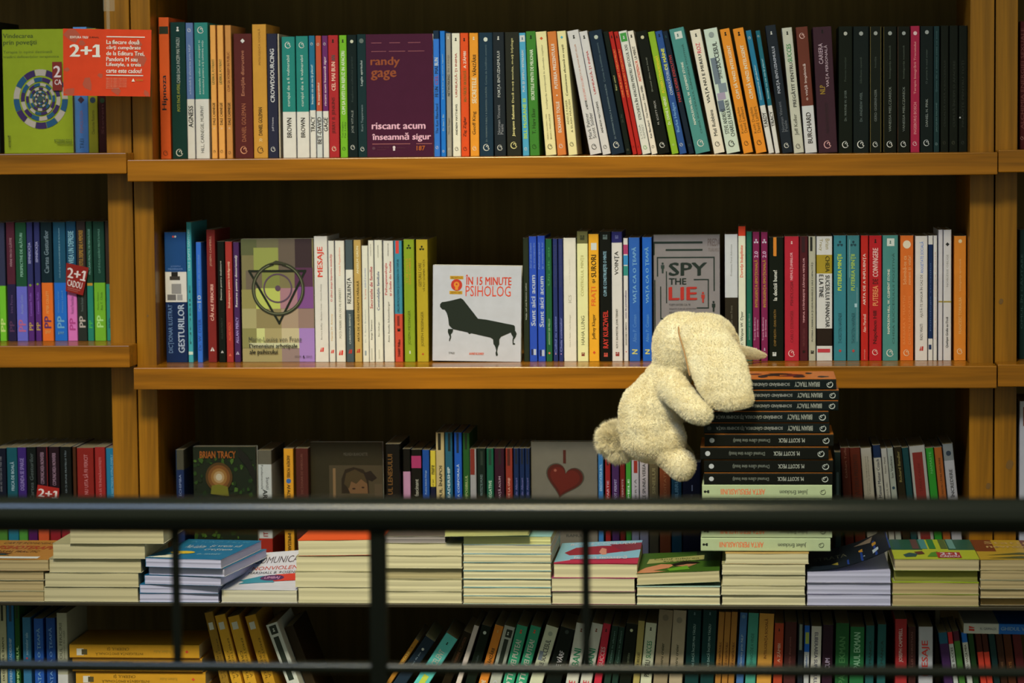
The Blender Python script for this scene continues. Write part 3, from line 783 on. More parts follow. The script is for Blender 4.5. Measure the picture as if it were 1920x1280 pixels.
shelf_row('t', '''
105,186,-22,75|22282c|charcoal|FORŢA ENTUZIASMULUI:230:570:a4a098:.3;Norman Vincent:630:850:6c6c68:.24:.38;Peale:770:850:6c6c68:.24:.68;@K:130:d8d0b8:.3;@L:950
193,270,103,92|b4ac90|stone grey|SUCCES:210:340:347c3c:.4;PREGĂTIT PENTRU:345:670:38342c:.4;Jeff Keller:720:875:6c6854:.4;@K:130:1c2018:.34;@L:955:2c2c24
278,368,208,85|6a3424@660,d8d0c0|brown and white|o viaţă împlinită:355:620:d0b8a4:.26;BURCHARD:708:935:30241c:.36;@L:150:d0a890
380,522,335,85|40242a|plum|CARIERA:205:355:b89c94:.2:.36;VIAŢA PERSONALĂ:220:525:b89c94:.2:.64;NLP:510:575:94741c:.24:.36:b;MĂDĂLINA POPESCU:640:860:301c20:.2;@K:118:1c1014:.2;@L:945:c89888
530,635,-,78|12180f|black|Puterea intenţiei:305:480:3c4434:.14;Dr. WAYNE W. DYER:545:770:6c7060:.14;@O:130:a8a088:.26;@L:943
640,758,-,78|141c18|black|Sănătate optimă:305:495:404838:.14;Dr. ANDREW WEIL:560:775:60685c:.14;@O:130:989480:.26;@L:943
765,850,-,78|161a12|gold-edged black|#80:1000:5c4c1c:0:.06;#80:1000:5c4c1c:.94:1;Intuiţia:300:380:4c5040:.18;GERD GIGERENZER:540:775:747464:.18;@O:128:989480:.34;@L:943
866,965,-,78|11160e|black|#80:1000:5c4c1c:0:.04;Inteligenţa intuitivă:220:460:545844:.16;VANESSA MIELCZARECK:520:850:7c7c68:.16;@O:128:989480:.3;@L:943
972,1065,-,78|11160e|black|#80:1000:4c2c14:0:.04;Inteligenţa intuitivă:220:460:545844:.16;VANESSA MIELCZARECK:520:850:7c7c68:.16;@O:128:989480:.3;@L:943
1069,1138,-,75|a0203c|raspberry red|Terapia Integrării Trecutului:190:575:c47c70:.3;INGEBORG BOSCH:635:870:d08c80:.26;@O:128:e0b4a0:.42;@L:940:e8c0b0
1142,1240,-,76|101c18|black|O privire în noul creier:245:500:505848:.16;DANIEL H. PINK:610:815:8c8c78:.16;@O:120:989480:.3;@L:935
1243,1286,-,76|1c3430|dark teal|Şansa de a deveni ceea ce sunt:110:560:3c5850:.3;JACQUES SALOMÉ:640:855:50685c:.3;@L:943:78887c
1294,1355,-,72|14180f|black|CEALALTĂ FAŢĂ A SUCCESULUI:330:820:24281c:.3;@L:935:40402c:.4
1359,1426,-,72|14180f|black|CUM SĂ ÎNCEPI O AFACERE:330:820:24281c:.3;@L:935:4c4c34:.4
1430,1504,-,72|14180f|black|FINANŢE PENTRU TOŢI:330:820:24281c:.3;@L:935:3c4034:.4;@W:750:d0c8b8:.16:.15
''', 1440, 30, 4.0, 1003, 1003, YBK, Z1T, W1, G1)

# ------------------------------------------------------------------ middle shelf, middle bay
G2 = 'paperbacks upright on the middle shelf'
W2 = 'middle shelf'
shelf_row('m', '''
95,268,-,150|1c4870@465,d0c4b0@705,162a4c|deep blue|#466:500:201c18:.3:.6;#500:530:3c342c:.22:.7;#560:640:8c8478:.3:.75;#645:690:6c645c:.1:.5;#645:690:948c80:.55:.8;JOSEPH:415:430:5c7898:.4:.5:h;MESSINGER:435:450:5c7898:.6:.5:h;GESTURILOR:720:1110:c0c8d0:.26:.72:b;DICŢIONAR ILUSTRAT:725:1110:7088a0:.22:.24;@D:185:c84838:.12:.42;@D:185:d8d8d0:.12:.52
272,312,-,70|3a9490|turquoise|CELE ŞAPTE SANTORI:130:455:a8ccc0:.5;NOBILE:570:1040:24605c:.3;#1100:1125:c0c8b0
345,388,-,230|3068a8|bright blue|Cele:720:780:88a8cc:.4;10:650:710:c8d0d8:.6::b;secrete ale succesului:330:640:6c94c0:.3;Dr. W. DYER:840:1090:244c84:.5
430,500,-,130|7c2420|dark red|JOSEPH CAMPBELL:180:420:b89070:.24;CĂI ALE FERICIRII:565:855:d0a088:.4;@A:1078:dccfc0:.5
515,572,-,225|101812|black|Destine pentru dezbatere:380:690:c0b8a0:.26;ALLAN PERCY:830:1000:343c30:.24;@A:1100:c8c0b0:.4
578,634,-,225|9c3028|brick red|Shakespeare pentru îndrăgostiţi:385:755:dcb08c:.34;ALLAN PERCY:865:1015:c05c38:.3;@A:1125:d06c48:.4
642,690,-,230|4a2850|violet|Resurse pentru dezorientaţi:335:745:dccfc0:.42::b;ALLAN PERCY:825:1035:a08cac:.4;@A:1110:d8c8d8:.6
''', 290, 400, 4.267, 1185, 1190, YBK, Z2T, W2, G2)
def art_arche(A):
    cols = [(700, 830, 200, 330, '5c5c38'), (830, 1005, 200, 275, '6c6444'), (805, 1000, 272, 460, '8c8c44'), (1005, 1135, 200, 460, '665646'), (1135, 1270, 200, 430, '3c2a2c'),
            (1130, 1275, 430, 590, '5a3048'), (740, 870, 450, 600, '6c5c48'), (870, 1010, 460, 600, '7c7c3c'), (820, 1012, 590, 760, 'a8a850'), (1012, 1150, 590, 750, '9c7070'),
            (1150, 1278, 580, 750, '7c4878'), (700, 820, 600, 750, '8c8048'), (700, 820, 750, 905, '9c9060'), (820, 1020, 752, 905, '88784c'), (1020, 1155, 752, 905, '9c8468'),
            (1155, 1280, 752, 905, '8c7060'), (820, 885, 905, 1060, 'b4b070'), (885, 1020, 905, 1060, '9c8c5c'), (1020, 1160, 905, 1060, 'b0a078'), (1160, 1283, 905, 1170, '98749c'),
            (700, 820, 905, 1060, '847c48'), (760, 1160, 1020, 1062, 'b4ac84'), (700, 1020, 1062, 1170, '988858'), (1020, 1160, 1062, 1170, '8c7468')]
    for x0, x1, y0, y1, c in cols: A.rect(x0, y0, x1, y1, c, False)
    A.up()
    A.ring(995, 590, 104, 116, '5c4450'); A.circle(995, 590, 22, '5c4450')
    A.line([(770, 455), (1215, 455), (1003, 865), (770, 455)], 17, '1c2218')
    A.ring(998, 595, 186, 212, '343422', 100, 440, 60); A.ring(998, 595, 193, 200, '6c6c4c', 110, 430, 60)
    A.poly([(930, 400), (985, 372), (1040, 385), (1075, 410), (1030, 402), (985, 398)], '3c3c28')
    A.text('Marie-Louise von Franz', 758, 972, 1180, 1010, '50503c')
    A.text('Dimensiuni arhetipale', 762, 1026, 1146, 1068, '1c1c18', True); A.text('ale psihicului', 762, 1072, 988, 1116, '1c1c18', True)
    A.text('EDITURA', 1125, 1120, 1178, 1132, '403840'); A.poly([(1186, 1134), (1195, 1116), (1204, 1134)], '2c2030'); A.text('HERALD', 1212, 1120, 1262, 1132, '403840')
stand_face('m', 705, 1282, 203, 1170, 290, 400, 4.267, YBK + 0.004, Z2T, 0.018, [(0, 1, '7c7048')], art_arche,
           'front-facing paperback with checkered green and mauve cover, black triangle and snake ring', G2, desc='checkered cover')
shelf_row('m', '''
1287,1395,-,182|d8ccb8|thick white|MESAJE:265:505:c43c28:.46;Barbara Bellby - Barbara Cover - Dennis Pinney:560:1000:6c6458:.12;@F:1080:c02c20:.3
1400,1448,-,218|d4cab4|white|O săraci sinapt împotriva timidităţii:325:700:b84844:.4;Martin M. Antony:795:1010:c0a070:.34;@F:1095:c02c20:.55
1455,1530,-,218|d4c8b0|ivory|Cristela Pappadimeno:270:495:cc7050:.22;POŢI FIERBE UN OU PE EVEREST?:595:990:64604c:.26;@F:1105:c02c20:.5
1537,1597,-,212|4a5452@447,d4cab4@765,4a5452|grey and white|REZILIENŢA:510:715:1c1c18:.6::b;CHRISTINA BERNDT:795:1035:b8b8a8:.2;@F:1095:b02c20:.5
1603,1662,-,212|b0904c|mustard|ARTA DE A GĂSI DREAPTA MĂSURĂ:535:1020:4c3810:.34;ANSELM GRÜN:260:480:dccc9c:.3;@F:1090:b02c20:.5
''', 290, 400, 4.267, 1178, 1180, YBK, Z2T, W2, G2)
shelf_row('m', '''
95,148,-,185|cfc6ac|short white|vindecă al secolului:375:540:5c6c90:.28;În urma:550:635:b85c48:.28;Dr. T. Berry Brazelton:725:1000:8c9088:.24;#1070:1110:8c9088:.3:.6
151,197,-,140|d0c6ac|white|Secretele de familie:360:715:a42c34:.5::b;Serge Tisseron:810:980:2c2820:.3;minispectrum:170:270:4c4840:.18;#1050:1150:b0a890:.3:.6
203,270,-,137|cfc6ac|white|Constelaţiile familiale:400:730:34486c:.36;Bert Hellinger:825:950:2c2820:.2;minispectrum:180:285:4c4840:.16;#1060:1140:b0a890:.4:.56
279,366,-,142|d0c6b0|white|Psihogenealogia:330:600:b02c38:.26:.28:b;şi rănile din familie:315:610:b02c38:.26:.7:b;Anne Ancelin Schützenberger:655:1000:2c2820:.2;minispectrum:165:270:4c4840:.14
372,440,-,142|3c8088@760,b84830|blue and coral|#143:250:c03c34:.2:.62;UNGURII MOLDOVENI ŞI UCRAINENI DIN TIMPURI:300:750:204c54:.34;#775:860:7c2c20:.3:.6;@W:895:1c1410:.36;DANNY Wallace:975:1120:4c1810:.3
453,545,-,130|829018|lime green|@T:195:1c2410:.46;ŢI SE MIŞCĂ:290:500:c08420:.2:.3;CORPUL VORBEŞTE:290:510:c08420:.2:.6;JOSEPH MESSINGER:730:1020:4c5810:.28;@K:1083:d8d8b8:.26
560,660,-,132|a89018|olive yellow|@T:205:1c2010:.44;GESTURILE CARE:330:530:58480c:.22:.32;VĂ POT SCHIMBA VIAŢA:300:570:58480c:.22:.66;JOSEPH MESSINGER:740:1035:64540c:.26;@D:1100:a84020:.2
''', 660, 420, 4.572, 1165, 1168, YBK, Z2T, W2, G2)
def art_psiholog(A):
    A.text('ÎN 15 MINUTE', 970, 436, 1362, 520, 'bc3c20', True); A.text('PSIHOLOG', 970, 526, 1356, 612, 'c4421f')
    A.rect(836, 448, 950, 474, 'b88c18'); A.rect(832, 570, 942, 596, 'b88c18')
    A.text('BRILLIANTE ALTE', 846, 454, 942, 470, '3c2c10'); A.text('DEZVOLTARE', 842, 575, 934, 591, '3c2c10')
    A.circle(893, 521, 48, 'b43422', 47); A.circle(893, 518, 24, 'c88020'); A.rect(880, 535, 906, 562, 'c88020'); A.circle(893, 516, 8, 'b43422')
    # couch
    A.poly([(752, 700), (752, 680), (768, 662), (800, 658), (850, 648), (930, 628), (950, 640), (1078, 793), (1150, 800), (1385, 842), (1394, 852), (1396, 890),
            (1350, 905), (1275, 938), (1262, 960), (1262, 1000), (1245, 1022), (1212, 1000), (1208, 960), (1185, 945), (1020, 912), (1005, 920), (990, 905),
            (868, 882), (850, 870), (830, 850), (822, 790), (810, 750), (792, 724), (770, 720)], '20281f')
    A.poly([(822, 880), (866, 880), (862, 905), (846, 925), (850, 945), (838, 978), (830, 976), (838, 945), (828, 925), (820, 905)], '20281f')
    A.poly([(1356, 890), (1400, 890), (1410, 912), (1400, 940), (1385, 960), (1384, 985), (1398, 992), (1394, 1000), (1376, 1000), (1374, 960), (1380, 940), (1364, 915)], '20281f')
    A.poly([(1212, 990), (1262, 990), (1250, 1025), (1244, 1060), (1250, 1082), (1246, 1094), (1234, 1092), (1230, 1070), (1236, 1050), (1228, 1022)], '20281f')
    A.text('TREI', 826, 1068, 878, 1084, '4c4c44'); A.text('ANNE ROONEY', 1004, 1068, 1132, 1088, 'c4501f', True)
stand_face('m', 688, 1446, 362, 1140, 660, 420, 4.572, YBK - 0.008, Z2T, 0.020, [(0, 1, 'bcb6b4')], art_psiholog,
           'front-facing square white book with a black couch silhouette and red lettering', G2, lean=-1.0, desc='white cover')
shelf_row('m', '''
1474,1524,-,118|2a3020|dark olive|Viaţa, cel mai frumos cadou:500:810:c8c4b0:.22
''', 660, 420, 4.572, 1160, 1160, YBK, Z2T, W2, G2)
shelf_row('m', '''
108,174,-,105|2a4c98|cobalt blue|Sunt aici acum:430:860:d0d4d8:.52::b;Zen-ul vieţii creative:160:375:90a4cc:.24:.25;de introspecţie:160:375:90a4cc:.24:.7;#1055:1105:20284c:.2:.45;#1055:1105:c8ccd4:.5:.85
180,245,-,100|2a4c98|cobalt blue|Sunt aici acum:440:870:d0d4d8:.52::b;Psihoterapeutul:160:380:90a4cc:.24:.25;şi meseria lui:160:380:90a4cc:.24:.7;#1062:1115:20284c:.2:.45;#1062:1115:c8ccd4:.5:.85
250,303,-,127|1f5a34|leaf green|ANTHONY DE MELLO:800:1020:a0b088:.24;Un alt eu:200:520:3c7c48:.3;@D:1090:d06c48:.4
311,352,-,125|2a3460|indigo|Cuibul cu cuvinte:780:1090:6c74a0:.4;PSIHOLOGIA COPILULUI:180:530:3c4060:.4;@D:1098:d8a0b8:.3
358,397,-,125|2c3462|indigo|Cheia cuvintelor:790:1080:7c7ca0:.4;PSIHOLOGIA COPILULUI:180:530:3c4060:.4;@D:1098:d8a0b8:.3
402,510,-,118|d0c4ac|thick cream|o carte despre iubire:300:500:b0a48c:.12;ICS:600:665:908870:.2;Chris F. Muller - Carlo Strenger:765:1040:948c74:.12
518,612,-,62|6a6438@165,cfc68a|pale yellow|CONTROLUL MINŢII:265:610:a89c5c:.3;HAHA LUNG:775:1020:4c4828:.28;@W:1100:7c2420:.3;@W:115:3c3c20:.4
617,705,-,85|e0a018|golden yellow|#160:220:d8d4c4:.25:.8;SURORI:260:450:38280c:.46;şi:465:500:38280c:.3;FRAŢI:530:690:cc6414:.5;Jeffrey Kluger:760:975:6c4c10:.36;@D:1085:c04820:.3
712,808,-,65|10140f|black|CUM SE CONSTRUIEŞTE O MINTE:230:610:84a0a0:.34::b;RAY KURZWEIL:730:1050:b83024:.4::b;@W:1105:b04838:.34;@W:110:58645c:.4
814,905,-,65|2c2a5c@158,d8ccbc|white with navy top|VOINŢA:230:430:302c28:.42;ROY F. BAUMEISTER, JOHN TIERNEY:715:1050:48443c:.22::b;@W:1100:8c2420:.36;@W:110:5c5c80:.3
915,955,-,120|d4c8b8|slim white|#175:255:a03860:0:1;#265:345:3080a0:0:1;#355:435:2a8070:0:1;teste de personalitate:560:800:5c4468:.4::b;SALVATORE V. DIDATO:830:1025:58504c:.3;@D:1080:a02c30:.3
962,1055,-,115|2a5c94|royal blue|VIAŢA CA O ŢEAPĂ:195:670:80a8c0:.44;Alina P. Coman:765:1000:4c78a0:.3;N:1060:1100:b8b060:.44::b
1076,1158,-,112|1c5c9c|royal blue|VIAŢA CA O ŢEAPĂ:195:670:80acc4:.44;Alina P. Coman:765:1000:4c80a8:.3;N:1060:1100:b8b060:.44::b
''', 970, 420, 4.572, 1160, 1162, YBK, Z2T, W2, G2)
def art_spy(A):
    k = '22302a'
    A.text('PREDA', 1636, 124, 1745, 188, '6c5c54', True)
    A.text('TITULARUL ANULUI', 1640, 205, 1735, 235, '6c5c54')
    A.rect(1178, 148, 1592, 166, k); A.rect(1276, 212, 1592, 228, k); A.rect(1173, 150, 1183, 262, k)
    A.line([(1206, 440), (1206, 284), (1690, 284), (1690, 565)], 11, k)
    A.line([(1282, 405), (1282, 668)], 9, k); A.line([(1232, 535), (1232, 805), (1290, 805)], 10, k)
    A.line([(1520, 472), (1640, 472), (1640, 714), (1545, 714)], 10, k); A.line([(1182, 480), (1182, 940)], 10, k)
    A.line([(1620, 778), (1715, 778)], 8, k)
    A.text('SPY', 1302, 326, 1630, 440, '1f2c26', True); A.text('THE', 1302, 460, 1452, 514, '1f2c26', True); A.text('LIE', 1300, 534, 1544, 646, 'a82820', True)
    for (cx, cy, c) in ((1250, 370, '2c3c34'), (1594, 622, 'a83428'), (1684, 700, '1f2c26')):
        A.circle(cx, cy - 36, 9, c); A.poly([(cx - 15, cy - 22), (cx + 15, cy - 22), (cx + 14, cy + 8), (cx + 8, cy + 8), (cx + 7, cy + 46), (cx - 7, cy + 46), (cx - 8, cy + 8), (cx - 14, cy + 8)], c)
    A.text('FOŞTI OFIŢERI CIA TE', 1305, 676, 1485, 698, '4c4844'); A.text('ÎNVAŢĂ CUM SĂ DETECTEZI', 1305, 710, 1535, 730, '4c4844'); A.text('MINCIUNA', 1305, 744, 1400, 766, '4c4844')
    A.text('A', 1236, 830, 1262, 862, k, True)
stand_face('m', 1172, 1738, 92, 1162, 970, 420, 4.572, YBK + 0.012, Z2T, 0.022, [(0, 1, '847a72')], art_spy,
           'front-facing grey maze cover with big black and red lettering behind the plush rabbit', G2, desc='maze cover')
shelf_row('m', '''
87,195,-,128|d0ccc4@640,30281c|white and brown|Problema Purei Adorinse:210:465:78746c:.12;Marie-Louise von Franz:705:965:6c6450:.14
199,260,-,62|c84020@140,c4c0a0|red-topped cream|Dorinţe îndeplinite:215:475:cc5034:.46::b;Dr. Wayne W. Dyer:750:1050:5c604c:.44
266,312,-,105|186048|emerald green|Ce se întâmplă cu noi:200:490:3c7c34:.24;ANTHONY DE MELLO:770:985:8ca08c:.24;@D:1050:d06c58:.4
318,375,-,108|7c2048|magenta|@T:185:dcc8d0:.7;2.0:265:318:d0a8b8:.5;INTELIGENŢA EMOŢIONALĂ:335:720:ac8424:.56;Travis Bradberry:800:990:d0a4b0:.26:.3;Jean Greaves:820:960:d0a4b0:.26:.7;@K:1060:dcc8d0:.4
386,442,-,110|7c2048|magenta|@T:185:dcc8d0:.7;2.0:265:318:d0a8b8:.5;INTELIGENŢA EMOŢIONALĂ:335:720:ac8424:.56;Travis Bradberry:800:990:d0a4b0:.26:.3;Jean Greaves:820:960:d0a4b0:.26:.7;@K:1060:dcc8d0:.4
452,572,-,152|10180f|black|#153:305:c07818:.3:.52;la decizii bune!:420:665:dcd4bc:.24:.42:b;CHIP HEATH - DAN HEATH:740:1035:94702c:.14:.4;@W:1100:d8d4c4:.26:.36
580,700,-,145|a82030|crimson|@K:195:e0b8a8:.2;NEMULŢUMIRILOR:275:500:e0a098:.2:.5:b;PSIHOLOGIA:510:705:6c1420:.18;CARLO STRENGER:745:1005:841824:.18;@L:1095:e0b0a0
705,773,-,145|501c20|dark maroon|TIMPUL STĂPÂNEŞTE ZĂPADA VIEŢILOR:320:848:c08c84:.3;MIRON BERTEANU:890:1035:6c3434:.26;#150:275:34141c:.25:.65;@W:1080:1c1010:.3
779,838,-,145|a49c80|pale grey|#150:265:242420:.2:.55;PUTEREA CREIERULUI ŞI NEMURIRABILELE SALE CAPACITĂŢI:355:1000:44443c:.32;@W:1085:1c1c18:.44
844,975,-,145|d8d0c0@295,9c8420@447,d8d0c0@893,2c2018@1035,d8d0c0|white and mustard|Brian:165:250:8c7828:.22:.7:d;Tracy:165:262:8c7828:.22:.26:d;CHEIA:305:435:40380c:.24:.7:db;SUCESULUI FINANCIAR:460:885:34302c:.24:.7:db;E LA TINE:455:640:34302c:.24:.3:db;#1058:1088:b0343c:.06:.86
987,1090,-,138|347878|teal blue|@T:205:1c4044:.5;PUTEREA MINŢII:290:585:b4bc24:.36:.5:b;THORSTEN HAVENER:765:1015:1c4c50:.24;@D:1075:a83c34:.26
1097,1200,-,138|3c7470|film-wrapped teal|@T:205:1c4044:.5;PUTEREA MINŢII:290:585:9cac44:.36:.5:b;THORSTEN HAVENER:765:1015:1c4c50:.24;#170:480:7c9c94:.18:.22;#560:1000:78948c:.78:.82;#690:720:a8c0bc:.6:.8;@D:1075:a83c34:.26
''', 1340, 410, 4.413, 1155, 1155, YBK, Z2T, W2, G2)
shelf_row('m', '''
55,110,-,122|b02018|bright red|ARTA DE A INFLUENŢA:250:615:ecc0a8:.4;Alan Marshall:680:810:e4a890:.34;psihologia:930:1000:e09078:.2
115,207,-,122|ac1820|bright red|@K:160:20100c:.3;CONVINGERE:210:415:e8b4a0:.38;DE:428:466:5c1410:.38;PUTEREA:478:620:d88850:.38;Napoleon Hill:655:890:5c1014:.34;@L:950:e8c0a8
213,326,-,120|4a8070|sea green|#142:196:d4d4bc:.28:.76;@K:168:2c645c:.2;NAPOLEON HILL, W. CLEMENT STONE:360:820:dcd8b8:.15:.4:b;CHEIA SUCCESULUI POZITIVĂ:245:890:34594c:.16:.68;@L:955
341,437,-,122|c8681c|orange|@O:185:e0c8a0:.6;Schimbă-te ca:265:470:e8ac70:.24:.33;nimeni şi viaţa!:265:470:e8ac70:.24:.72;BARBARA Y. MARTIN:550:895:d8843c:.16:.3;DIMITRI MORAITIS:550:895:d8843c:.16:.72;@L:955:e8c090
450,540,-,125|cfc0ac|white|ANXIETATE SOCIALĂ:165:390:3c74ac:.28;AJUTĂ-TE SINGUR ÎN CAZ DE:400:705:4c443c:.28;RADU VRASTI:750:865:4c443c:.2;@F:925:b03024:.34
545,579,-,122|d0c4b0@185,1c3050@855,d0c4b0|navy and white|#898:932:1c3050:.1:.7;Psihologia stresului:320:800:6c8098:.2
582,609,-,122|d0c4b0|slim white|Codul bunelor maniere în viaţă:240:860:c05c54:.24
618,650,-,80|c8bcb0|tall slim white|#586:596:9c8428:0:1
654,713,-,80|c4b8a8|tall white|@D:183:2c2c28:.5;NOBLESSE OBLIGE:255:485:8c8474:.22;Quelque Grafie au Dodi:700:920:3c3834:.34;#586:596:9c8428:0:1
732,820,-,125|c87c1c|orange|@O:162:dcbc88:.3;Inteligenţa spirituală:290:515:d8a058:.2;FRANCESC TORRALBA:560:820:dca860:.2;@L:945:e0c090
''', 1600, 410, 3.878, 1010, 1010, YBK, Z2T, W2, G2)

# ------------------------------------------------------------------ left bay
W3 = 'upper shelf beside the orange card'
def art_lime(A):
    A.text('Vindecarea', 38, 228, 245, 258, '4c5818', True); A.text('prin poveşti', 38, 272, 268, 312, '4c5818', True)
    A.text('Terapie în opinii destinată', 38, 340, 372, 366, '58641c'); A.text('tratării deficienţelor terapeutice', 38, 374, 418, 396, '58641c')
    n = 0
    for r0, r1 in ((158, 200), (118, 146), (88, 108), (62, 80), (42, 55), (24, 36)):
        for k in range(14):
            a0 = k * 360 / 14 + n * 33; c = 'a89880' if k in (0, 3, 6, 9, 12) else ('1c5068' if (k + n) % 2 else '3c2450')
            for q in ring(0, 0, r0, r1, a0, a0 + 360 / 14 - 1, 3):
                A.poly([(288 + p[0] * .93, 668 - p[1]) for p in q], c, False)
        n += 1
    A.up(); A.circle(286, 668, 20, '3c5048')
    A.rect(374, 420, 440, 612, '80241c'); A.text('2', 382, 446, 432, 524, 'd0b8a8', True); A.text('CA', 388, 538, 436, 574, 'd0b8a8', True)
    A.text('TREI', 60, 910, 78, 990, '343c14'); A.text('RTYNN DY I', 378, 938, 495, 954, '58641c', True); A.text('PSIHOLOGIA', 395, 958, 500, 972, '58641c', True)
stand_face('l1', 30, 505, 200, 1030, 0, 0, 3.657, YBK - 0.01, L1T, 0.018, [(0, 1, '8c9410')], art_lime,
           'front-facing lime green paperback with a blue and purple mosaic ring', 'books on the upper shelf of the bay with the orange card', desc='lime cover')
shelf_row('l1', '''
500,605,-,185|5c88a4|light blue|TREI:930:995:2c4454:.24;PSIHOLOGIA:740:890:a86c70:.2;@D:670:54343c:.5
610,676,-,195|a89c18|yellow|Charlotte Roberto:740:900:5c5410:.26;@O:672:3c4c54:.6
680,736,-,200|4c1c1c|dark red|@O:675:2c4828:.6;Steven:700:900:6c3430:.3
739,757,-,170|2c4420|dark green|
''', 0, 0, 3.657, 1022, 1025, YBK, L1T, W3, 'books on the upper shelf of the bay with the orange card')
shelf_row('l1', '''
-120,5,-,150|1c2418|black|
''', 0, 0, 3.657, 1022, 1025, YBK, L1T, W3, 'books on the upper shelf of the bay with the orange card')
W4 = 'middle shelf of the edge bay'
G4 = 'slim two-tone paperbacks on the middle shelf of the edge bay'
PPB = lambda c='d8d0b8': ';PP:850:950:%s:.6::b;TREI:965:985:%s:.3' % (c, c)
shelf_row('l2', '''
-62,-2,-,150|2c2c44@600,58803c|navy and green|
2,52,-,150|3a3a4c@612,74b020|charcoal and lime|PP:850:950:c0d070:.6::b
62,126,-,145|5c2430@600,2c2440|maroon and indigo|MÂINE VIN CU CLĂTITE:260:470:a88078:.3;Irina Petrea:680:810:6c4c6c:.24;PP:870:950:5c3450:.5::b
130,212,-,148|1f5030@617,6c68a8|green and lilac|PERSPECTIVE DE ALĂTURI:225:545:88a888:.3;Aurelian Codoi:680:820:a0a4c4:.2;PP:860:950:b0607c:.6::b
215,260,-,145|34345c@600,5c2c6c|navy and purple|SEMNIFICAŢIA:295:450:a098a8:.5;Constantin Trofin:665:835:8c589c:.3;PP:880:940:b09040:.6::b;@D:608:808c28:.5
270,314,-,145|34345c@600,5c2c6c|navy and purple|SEMNIFICAŢIA:288:440:a098a8:.5;Constantin Trofin:660:820:8c589c:.3;PP:880:940:b09040:.6::b;@D:600:808c28:.5
320,405,-,145|14282c@590,e8741c|black and orange|Cartea Gesturilor:205:520:74807c:.36;PETER COLLETT:650:815:e0a85c:.2;PP:835:925:64305c:.55::b;TREI:940:965:e8a050:.4
413,507,-,145|1c5060@590,1c68a4|teal and blue|CUM SĂ NE SUPRAVEGHEM BINE ŞI SĂ NE ÎNGRIJIM:190:555:90b0b0:.14;Christophe Carlier:650:810:6ca0c0:.14:.34;François Lelord:650:810:6ca0c0:.14:.66;PP:835:925:7cb0c8:.5::b;TREI:950:970:7cb0c8:.4
511,584,-,140|18485c@605,c46c98|teal and pink|VREA UN DEPRESIE:210:450:94b8b8:.5::b;Nossrat Peseschkian:690:820:a0507c:.3;PP:850:940:a83c74:.55::b
588,656,-,140|3a2c28@580,2c3028|brown and charcoal|TOTUL DESPRE SINE A MEMORIEI:205:470:a87c20:.4;Francis Eustache:690:800:6c7468:.2;PP:835:920:ac9c88:.6::b
660,707,-,140|1c4430@600,207a60|green and jade|PROGRAM PRACTIC DE PSIHOLOGIE:195:530:6c907c:.3;PP:865:925:38a048:.5::b;#592:612:b08424
712,798,-,140|1a4030@590,70a020|green and lime|CUM SĂ FII CU ADEVĂRAT FERICIT ÎN FAMILIE:195:520:6c9478:.2;Marilyn Atkinson:660:790:486c1c:.16:.36;Rae T. Chois:660:790:486c1c:.16:.66;PP:830:920:a4c870:.5::b
803,882,-,140|3a2820@600,2a8068|brown and jade|SĂ FIM PĂRINŢI MAI BUNI:195:540:986c60:.2;PP:850:925:1c6058:.5::b;@K:612:cc5c50:.5
''', 0, 380, 4.0, 1018, 1018, YBK, L2T, W4, G4)

# ------------------------------------------------------------------ right bay
shelf_row('r1', '''
1886,2000,-,40|5c1c20|dark red|ALCHIMIA ENERGIEI SEXUALE:90:850:8c4c44:.2:.18;@L:920:c08c80:.24:.18
''', 1440, 30, 4.0, 1003, 1003, YBK, Q1T, 'top shelf of the cut-off bay', 'books in the cut-off bay')
shelf_row('r2', '''
1203,1290,-,80|14302c|dark green|OMUL ÎN CĂUTARE:260:815:3c5854:.2:.2
''', 1600, 410, 3.878, 1040, 1040, YBK, Q2T, 'middle shelf of the cut-off bay', 'books in the cut-off bay')
# ------------------------------------------------------------------ upright books standing behind the flat piles
Y3 = 0.035
W5 = 'ledge behind the flat piles'
G5 = 'paperbacks upright behind the flat piles'
YB3 = pix((0.0, Y3, ZLED))[1]
zb3 = lambda oy, s: (YB3 - oy) * s
GW = 'upright books behind the piles of the edge bay'
ROW_LIGHT[0] = 0.62  # shade behind the piles put into the colours: albedo darkened
b_ = zb3(700, 3.555)
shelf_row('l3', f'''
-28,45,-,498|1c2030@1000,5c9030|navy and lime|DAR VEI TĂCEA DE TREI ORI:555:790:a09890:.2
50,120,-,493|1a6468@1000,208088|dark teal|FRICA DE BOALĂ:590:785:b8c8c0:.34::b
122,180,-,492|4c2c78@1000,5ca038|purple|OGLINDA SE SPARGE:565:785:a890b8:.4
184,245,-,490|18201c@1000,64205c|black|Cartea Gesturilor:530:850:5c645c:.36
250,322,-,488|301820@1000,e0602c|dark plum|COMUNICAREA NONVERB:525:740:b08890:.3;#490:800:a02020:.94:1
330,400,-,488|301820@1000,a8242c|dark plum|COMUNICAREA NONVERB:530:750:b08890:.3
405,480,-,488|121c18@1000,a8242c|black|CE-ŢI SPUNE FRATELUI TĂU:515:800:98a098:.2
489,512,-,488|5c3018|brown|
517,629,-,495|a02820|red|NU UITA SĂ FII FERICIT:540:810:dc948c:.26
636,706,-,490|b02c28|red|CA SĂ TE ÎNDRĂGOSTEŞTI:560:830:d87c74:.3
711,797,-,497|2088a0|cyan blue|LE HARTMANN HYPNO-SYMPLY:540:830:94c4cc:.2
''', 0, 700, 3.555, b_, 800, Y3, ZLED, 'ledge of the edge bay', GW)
b_ = zb3(780, 4.364)
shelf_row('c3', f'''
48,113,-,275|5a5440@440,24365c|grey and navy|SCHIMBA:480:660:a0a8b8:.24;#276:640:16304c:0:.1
''', 320, 780, 4.364, b_, 640, Y3, ZLED, W5, G5)
